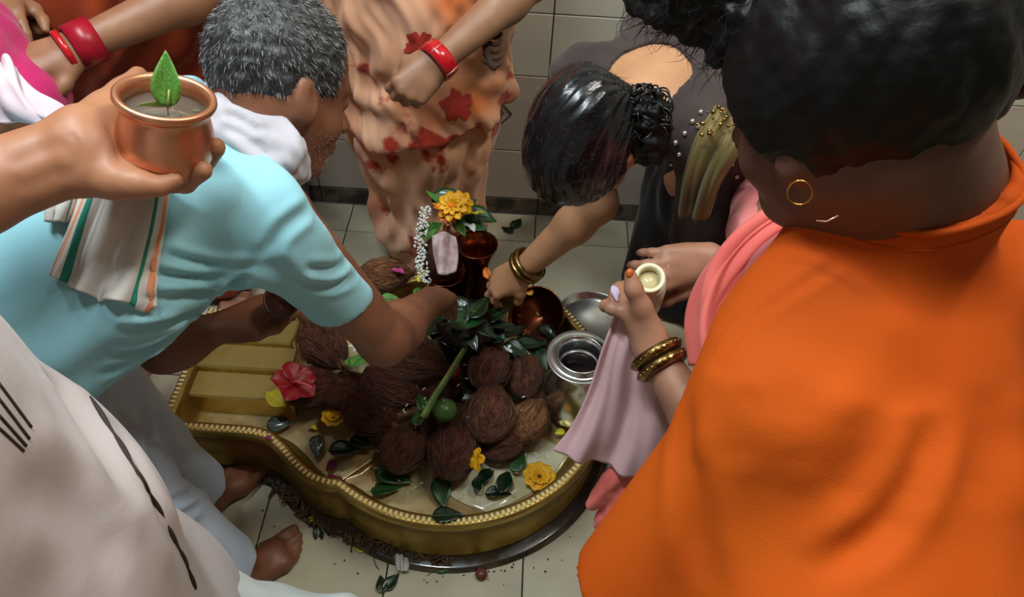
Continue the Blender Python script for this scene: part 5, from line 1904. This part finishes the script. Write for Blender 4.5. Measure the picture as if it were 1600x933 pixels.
S.cap(E_neck - E_t * .03 + E_s * .035, E_neck + E_t * .0 + E_s * .02, .062, .055, .03); S.cap(E_neck - E_t * .03 - E_s * .035, E_neck - E_s * .02, .06, .055, .03)
S.cap(E_el2, E_el2 + V(.09, .10, -.20) * .85, .062, .048, .02)
S.ell(bo, (.076, .092, .085), [nrm(E_s), E_t, E_up], .006, '-')
v, q = S.mesh(.005, 1)
v = v + normals(v, q) * folds(v, E_t, .05, .0018, 61, 5)[:, None]
obj('blouse', v, q, M_DARKB, root)
E_bv = bvh(v, q)
_, v, q = robe([(E_hip + V(.0, .02, .03), (.15, .11)), (E_hip + V(.03, .03, -.15), (.17, .13)), (V(.52, 1.55, .35), (.19, .14)), (V(.53, 1.53, .02), (.22, .17))], V(1, -.1, 0), .015, .007, .05,
               lambda p: folds(p, UPZ, .06, .006, 62, 7), 'skirt', M_BLACKD, root)
rr = [[(1118, 165, 1.15), (1140, 178, 1.14), (1165, 205, 1.13)], [(1085, 215, 1.16), (1118, 225, 1.14), (1150, 245, 1.13)], [(1066, 275, 1.20), (1095, 280, 1.18), (1125, 290, 1.17)], [(1058, 335, 1.26), (1080, 340, 1.25), (1105, 345, 1.24)]]
vv, ff, uv = sheet([px_(r) for r in rr], 40, 40, .003, lambda u, w, p: .005 * np.sin(u * 12 + 3 * w) + .003 * np.sin(u * 27))
obj('gold_stole', vv, ff, M_OLIVE, root, uv=uv)
b = MB()
for _ in range(26):
    t_ = random.random()
    c_ = W(1095 + 55 * t_ + random.uniform(-10, 10), 200 + random.uniform(-25, 15) - 15 * t_, 1.125)
    b.ball(c_, random.uniform(.002, .004), 6, 4)
b.build('gold_embroidery', M_OLDGOLD, root)['kind'] = 'stuff'
b = MB()
for px, py in ((1095, 176), (1070, 208), (1091, 198), (1062, 240), (1050, 255), (1143, 255), (1150, 275), (1082, 190), (1056, 222), (1040, 290)):
    p = surf(E_bv, px, py, .002)
    if p is not None: b.ball(p, .0042, 8, 5)
if b.v: b.build('sequin', mat('sequin', (220, 214, 200), rough=.2, metal=.8), root)['kind'] = 'stuff'
# hair combed back into a bun
f_, u_, _ = frame(E_hf, E_hu); l_ = np.cross(u_, f_)
bun = W(985, 172, 1.16)


def ex_(S):
    S.cap(E_hc - f_ * .06 + u_ * .02, bun, .07, .03, .04)


hv, hq = hair_shell(E_hc, E_hf, E_hu, .98, .007, [((.064, 0, .02), (.95, 0, -.3)), ((.0, 0, -.035), (.5, 0, -.87))], None, h=.004, extra=ex_)
rad = hv - bun
ang = np.arctan2(rad @ l_, rad @ u_)
hv = hv + normals(hv, hq) * (.0011 * np.sin(ang * 34 + 2 * noise3(hv, .08, 3)) + .0006 * np.sin(ang * 71))[:, None]
obj('hair', hv, hq, M_HAIR_SHINE, root)
strands(hv, hq, 2600, lambda p: bun - p, .022, .0003, M_HAIR_SHINE, 'hair_strands', root, 8, -.02, .3)
S = Solid(); S.ell(W(1004, 180, 1.15), (.040, .036, .036), None, .01); S.ell(W(1010, 225, 1.17), (.034, .03, .034), None, .03)
v, q = S.mesh(.004); v = v + normals(v, q) * (.004 * noise3(v, .018, 7))[:, None]
hb = obj('hair_bun', v, q, M_HAIR, root)
b = MB()
for i in range(110):
    a0, a1 = random.uniform(0, 6.28), random.uniform(-1.2, 1.4)
    n_ = V(math.cos(a0) * math.cos(a1), math.sin(a0) * math.cos(a1), math.sin(a1))
    c0 = W(1004, 182, 1.15) + n_ * .036
    t1 = nrm(np.cross(n_, RNG.normal(size=3))); rr_ = random.uniform(.007, .014)
    pts = [c0 + (n_ * math.sin(th) + t1 * (1 - math.cos(th))) * rr_ + np.cross(n_, t1) * th * .002 for th in np.linspace(0, random.uniform(3, 6.5), 14)]
    b.tube(pts, np.linspace(.0018, .0008, 14), seg=5)
b.build('curls', M_HAIR_SHINE, root)['kind'] = 'stuff'
MB().tube(px_([(953, 148, 1.125), (957, 156, 1.12), (963, 163, 1.125)]), .0016, seg=6).build('hair_clip', mat('white_clip', (220, 220, 220), rough=.3), root)
fa = nrm(E_wr - E_el)
for d_ in (-.020, -.006):
    bangle(E_wr + fa * d_, fa + V(.1, 0, .1), .036, .0058, M_OLDGOLD, root, flat=1.2)
nails(tE, M_NAIL, root, (0, 1))

# ================================================================== F: woman in a peach saree with red leaves
FX, FY = -.235, 1.56
root = empty('person', (FX, FY, 0)); PF = root
tag(root, 'person standing in peach saree with red leaf print and wide red bangle', 'person')
B = Solid()
P, s, f, l = stand(B, FX, FY, (0.05, -1), 1.55)
F_wr = W(688, 92, 1.43); F_el = W(835, -35, 1.47)
F_sh = P(0, .165, 1.28)
arm(B, F_sh, F_el, F_wr, .95)
tF = hand(B, F_wr, W(650, 130, 1.43) - F_wr, V(-.2, -.8, .6), V(-.7, .1, .4), .95, ((1.0, 1.1, .5), (1.1, 1.2, .5), (1.1, 1.2, .5), (1.1, 1.2, .5)), tpts=[(.018, .022, -.006), (.05, .038, -.02), (.078, .036, -.036), (.09, .02, -.044)])
arm(B, P(0, -.165, 1.28), P(-.02, -.22, 1.03), P(.06, -.20, .82), .95); hand(B, P(.06, -.20, .82), V(0, -.3, -.9), V(-1, 0, 0), f, .9)
v, q = B.mesh(.0045)
obj('body', v, q, SK_F, root)
M_PEACH = blotches(blotches(fabric('peach_print', (222, 176, 144), (206, 146, 108), ns=5, rough=.6, sheen=.2), (200, 108, 52), 4.5, (.52, .66), seed=2), (166, 52, 34), 8.0, (.58, .62), seed=13, detail=4)
M_LEAFPR = mat('leaf_print', (176, 54, 44), (150, 40, 32), ns=20, rough=.7)
_, v, q = robe([(P(.0, 0, .98), (.16, .115)), (P(.01, 0, .80), (.175, .13)), (P(.015, 0, .5), (.165, .135)), (P(.01, 0, .2), (.135, .115)), (P(.01, 0, .05), (.12, .10))], l, .085, .006, .05,
               lambda p: folds(p, UPZ + V(.15, 0, 0), .06, .012, 71, 14) + folds(p, UPZ, .03, .003, 72, 12), 'saree', M_PEACH, root)
S = Solid()
for (p0, e0), (p1, e1) in zip([(P(0, 0, 1.28), (.165, .10)), (P(0, 0, 1.08), (.165, .12)), (P(.015, 0, .85), (.19, .15))], [(P(0, 0, 1.08), (.165, .12)), (P(.015, 0, .85), (.19, .15)), (P(.02, .01, .56), (.195, .165))]):
    S.ecap(p0, p1, e0, e1, l, .05)
S.cap(F_sh, F_sh + (F_el - F_sh) * .5, .062, .06, .03); S.cap(P(0, -.165, 1.28), P(-.015, -.2, 1.12), .062, .06, .03)
S.cap(P(0, .15, 1.29), P(0, -.15, 1.29), .058, .058, .04)
S.cut(P(.0, -.2, .50), nrm(V(.22, 0, -1)), .008)
v, q = S.mesh(.006, 1)
v = v + normals(v, q) * (folds(v, nrm(V(.55, .1, -.75)), .085, .010, 75, 9) + folds(v, nrm(V(.35, .1, -.9)), .036, .0042, 77, 12))[:, None]
v = crease(v, q, [(((540, 120), (580, 140), (620, 118)), .02, .006), (((625, 190), (640, 220), (660, 238)), .012, .006), (((690, 60), (700, 120), (740, 190)), .02, .006)])
obj('pallu', v, q, M_PEACH, root)
F_bv = bvh(v, q)


def leaf_print(bv, px, py, R_, rot):
    """a printed leaf: lobed outline laid on the cloth"""
    out = []
    for i in range(44):
        a = 2 * math.pi * i / 44 + rot
        r = R_ * (.62 + .38 * abs(math.cos(2.5 * (a - rot)))) * (1 + .10 * math.sin(11 * a))
        p = surf(bv, px + r * math.cos(a), py - r * math.sin(a), .003)
        if p is None: return
        out.append(p)
    c_ = surf(bv, px, py, .0045)
    if c_ is None: return
    mid = [(p + c_) / 2 for p in out]
    mid = [(surf(bv, *(np.array([px, py]) + .5 * R_ * V(math.cos(2 * math.pi * i / 44 + rot), -math.sin(2 * math.pi * i / 44 + rot))), .004)) for i in range(44)]
    if any(m is None for m in mid): return
    n = 44
    obj('printed_leaf', out + mid + [c_], [(i, (i + 1) % n, n + (i + 1) % n, n + i) for i in range(n)] + [(n + i, n + (i + 1) % n, 2 * n) for i in range(n)], M_LEAFPR, PF)


for a in ((713, 164, 27, .5), (583, 290, 17, 1.2), (655, 70, 24, 2.2), (735, 205, 14, 1.9)):
    leaf_print(F_bv, *a)
fa = nrm(F_wr - F_el)
c_ = F_wr + fa * .004
MB().lathe([(.0335, -.015), (.0375, -.015), (.039, 0), (.0375, .015), (.0335, .015), (.0345, 0)], 44, fa, c_, close=True).build('red_bangle', M_BANGLE_R, root)
ex = nrm(np.cross(fa, UPZ)); ey = np.cross(fa, ex)
for a in (1.2, 1.75, 3.0, 4.4):
    e = ex * math.cos(a) + ey * math.sin(a)
    MB().tube([c_ + e * .0385 - fa * .013, c_ + e * .0395, c_ + e * .0385 + fa * .013], .0010, seg=5).build('bangle_stripe', M_SILVERC, root)
M_TASSEL = fabric('brown_tassel', (74, 54, 40), (52, 38, 30))
b = MB()
for i in range(6):
    y0 = 45 + i * 11
    b.tube(spline(px_([(756, y0 - 6, 1.48), (768, y0 + 2, 1.48), (779, y0 + 2, 1.48), (784, y0 - 5, 1.48)]), 10), np.linspace(.0055, .003, 10), seg=6)
b.tube(spline(px_([(760, 20, 1.48), (757, 60, 1.48), (765, 98, 1.48), (776, 106, 1.48)]), 14), .007, seg=7)
b.build('fringe', M_TASSEL, root)
hv, hq = hair_shell(P(.025, 0, 1.475), f, UPZ, s * .98, .008, [((.06, 0, .03), (.9, 0, -.2)), ((0, 0, -.04), (.5, 0, -.9))], lambda p: .002 * noise3(p, .02, 4), h=.007)
obj('hair', hv, hq, M_HAIR, root)

# ================================================================== G: woman in a rust red saree
GX, GY = -.83, 1.45
root = empty('person', (GX, GY, 0))
tag(root, 'person standing in rust red saree with red bangles behind the copper pot', 'person')
B = Solid()
P, s, f, l = stand(B, GX, GY, (.1, -1), 1.52)
G_el, G_wr = W(352, -28, 1.40), W(122, 72, 1.30)
arm(B, P(0, .165, 1.26), G_el, G_wr, 1.0)
hand(B, G_wr, W(45, 100, 1.27) - G_wr, V(-.2, -.3, .9), V(.3, -.8, -.3), .98, ((.4, .5, .3), (.4, .5, .3), (.5, .5, .3), (.5, .5, .3)))
arm(B, P(0, -.165, 1.26), P(0, -.22, 1.0), P(.14, -.14, .92), .95); hand(B, P(.14, -.14, .92), V(.4, -.8, 0), UPZ, V(1, 0, 0), .92)
v, q = B.mesh(.005)
obj('body', v, q, SK_G, root)
M_RUST = blotches(fabric('rust_saree', (150, 62, 26), (118, 40, 18), ns=7, rough=.55, sheen=.1), (92, 26, 16), 7, (.5, .62), seed=4)


def gx(S):
    S.cap(P(0, .15, 1.27), P(0, -.15, 1.27), .06, .06, .04)
    S.cap(P(0, .165, 1.26), P(0, .165, 1.26) + (G_el - P(0, .165, 1.26)) * .55, .062, .058, .03); S.cap(P(0, -.165, 1.26), P(0, -.22, 1.0), .062, .058, .03)


robe([(P(0, 0, 1.26), (.16, .105)), (P(0, 0, 1.05), (.16, .12)), (P(.01, 0, .85), (.185, .14)), (P(.01, 0, .4), (.16, .12)), (P(.01, 0, .02), (.15, .11))], l, .035, .0065, .05,
     lambda p: folds(p, V(.5, 0, .8), .07, .007, 81, 6), 'saree', M_RUST, root, gx)
fa = nrm(G_wr - G_el)
MB().lathe([(.0345, -.022), (.038, -.022), (.0392, 0), (.038, .022), (.0345, .022), (.0355, 0)], 44, fa, G_wr - fa * .012, close=True).build('red_bangle', mat('dull_red_bangle', (168, 22, 44), (140, 14, 32), ns=30, rough=.35), root)
MB().lathe([(.033, -.006), (.0365, -.005), (.0365, .005), (.033, .006)], 40, fa, G_wr + fa * .022, close=True).build('thin_red_bangle', M_BANGLE_R, root)
hv, hq = hair_shell(P(.025, 0, 1.475), f, UPZ, s * .98, .008, [((.06, 0, .03), (.9, 0, -.2)), ((0, 0, -.04), (.5, 0, -.9))], lambda p: .002 * noise3(p, .02, 4), h=.007)
obj('hair', hv, hq, M_HAIR, root)

# ================================================================== H: person in magenta and white at the side
HX, HY = -1.0, 1.04
root = empty('person', (HX, HY, 0))
tag(root, 'person in magenta dress with white dupatta behind the outstretched pot-holding arm', 'person')
B = Solid()
P, s, f, l = stand(B, HX, HY, (1, .1), 1.5)
arm(B, P(0, .165, 1.26), P(-.02, .22, 1.02), W(-20, 20, 1.45), .9); hand(B, W(-20, 20, 1.45), V(.8, -.2, .2), UPZ, V(0, -1, 0), .9)
arm(B, P(0, -.165, 1.26), P(.0, -.2, 1.02), P(.15, -.14, .9), .9); hand(B, P(.15, -.14, .9), V(.9, .2, 0), V(0, -1, 0), UPZ, .9)
v, q = B.mesh(.006)
obj('body', v, q, SK_G, root)
M_MAG = fabric('magenta_dress', (204, 48, 112), (176, 30, 90), ns=8)


def hx(S):
    S.cap(P(0, .15, 1.27), P(0, -.15, 1.27), .06, .06, .04)
    S.cap(P(0, .165, 1.26), P(-.02, .22, 1.02), .062, .058, .03); S.cap(P(0, -.165, 1.26), P(0, -.2, 1.02), .062, .058, .03)


robe([(P(0, 0, 1.26), (.16, .105)), (P(0, 0, 1.05), (.16, .13)), (P(.03, 0, .85), (.20, .185)), (P(.0, 0, .4), (.17, .13)), (P(.0, 0, .02), (.17, .12))], l, .035, .007, .05,
     lambda p: folds(p, V(.1, 0, 1), .08, .008, 91, 5), 'dress', M_MAG, root, hx)
M_WDUP = fabric('white_pink_dupatta', (214, 200, 206), (196, 176, 186), ns=9)
rr = [[(-30, 95, 1.08), (0, 96, 1.06), (18, 100, 1.06), (34, 108, 1.07)], [(-30, 130, 1.04), (5, 130, 1.02), (32, 138, 1.03), (58, 146, 1.05)], [(-30, 165, 1.02), (20, 165, 1.0), (62, 172, 1.01), (96, 178, 1.04)], [(-10, 190, 1.02), (45, 190, 1.01), (90, 198, 1.02), (120, 205, 1.05)]]
vv, ff, uv = sheet([px_(r) for r in rr], 50, 40, .004, lambda u, w, p: .008 * np.sin(u * 9 + 3 * w) + .004 * np.sin(u * 21 - 4 * w))
obj('dupatta', vv, ff, M_WDUP, root, uv=uv)
hv, hq = hair_shell(P(.025, 0, 1.475), f, UPZ, s * .98, .008, [((.06, 0, .03), (.9, 0, -.2)), ((0, 0, -.04), (.5, 0, -.9))], lambda p: .002 * noise3(p, .02, 4), h=.007)
obj('hair', hv, hq, M_HAIR, root)

# ================================================================== I: person in black between the two sarees
IX, IY = -.76, 1.67
root = empty('person', (IX, IY, 0))
tag(root, 'person in black dress standing between the rust and the peach sarees', 'person')
B = Solid()
P, s, f, l = stand(B, IX, IY, (.2, -1), 1.5)
i_wr = W(333, 5, 1.62)
arm(B, P(0, .15, 1.26), P(.02, .16, 1.02), i_wr, .88); tI = hand(B, i_wr, W(343, 60, 1.62) - i_wr, V(0, -1, .3), V(-1, 0, 0), .9, ((.2, .2, .1), (.1, .2, .1), (.2, .2, .1), (.3, .3, .1)))
arm(B, P(0, -.15, 1.26), P(-.02, -.19, 1.02), P(.02, -.18, .8), .88); hand(B, P(.02, -.18, .8), V(0, 0, -1), V(-1, 0, 0), f, .88)
v, q = B.mesh(.005)
obj('body', v, q, SK_A, root)
nails(tI, mat('pale_nail', (216, 196, 188), rough=.3), root, (0, 1, 2))


def ix(S):
    S.cap(P(0, .14, 1.27), P(0, -.14, 1.27), .058, .058, .04)
    S.cap(P(0, .15, 1.26), P(.02, .16, 1.02), .058, .054, .03); S.cap(P(0, -.15, 1.26), P(-.02, -.19, 1.02), .058, .054, .03)


robe([(P(0, 0, 1.26), (.15, .095)), (P(0, 0, 1.05), (.145, .10)), (P(0, 0, .85), (.16, .11)), (P(0, 0, .4), (.16, .11)), (P(0, 0, .02), (.165, .115))], l, .035, .007, .05,
     lambda p: folds(p, UPZ, .07, .006, 95, 6), 'dress', M_BLACKD, root, ix)
hv, hq = hair_shell(P(.025, 0, 1.475), f, UPZ, s * .98, .008, [((.06, 0, .03), (.9, 0, -.2)), ((0, 0, -.04), (.5, 0, -.9))], lambda p: .002 * noise3(p, .02, 4), h=.007)
obj('hair', hv, hq, M_HAIR, root)
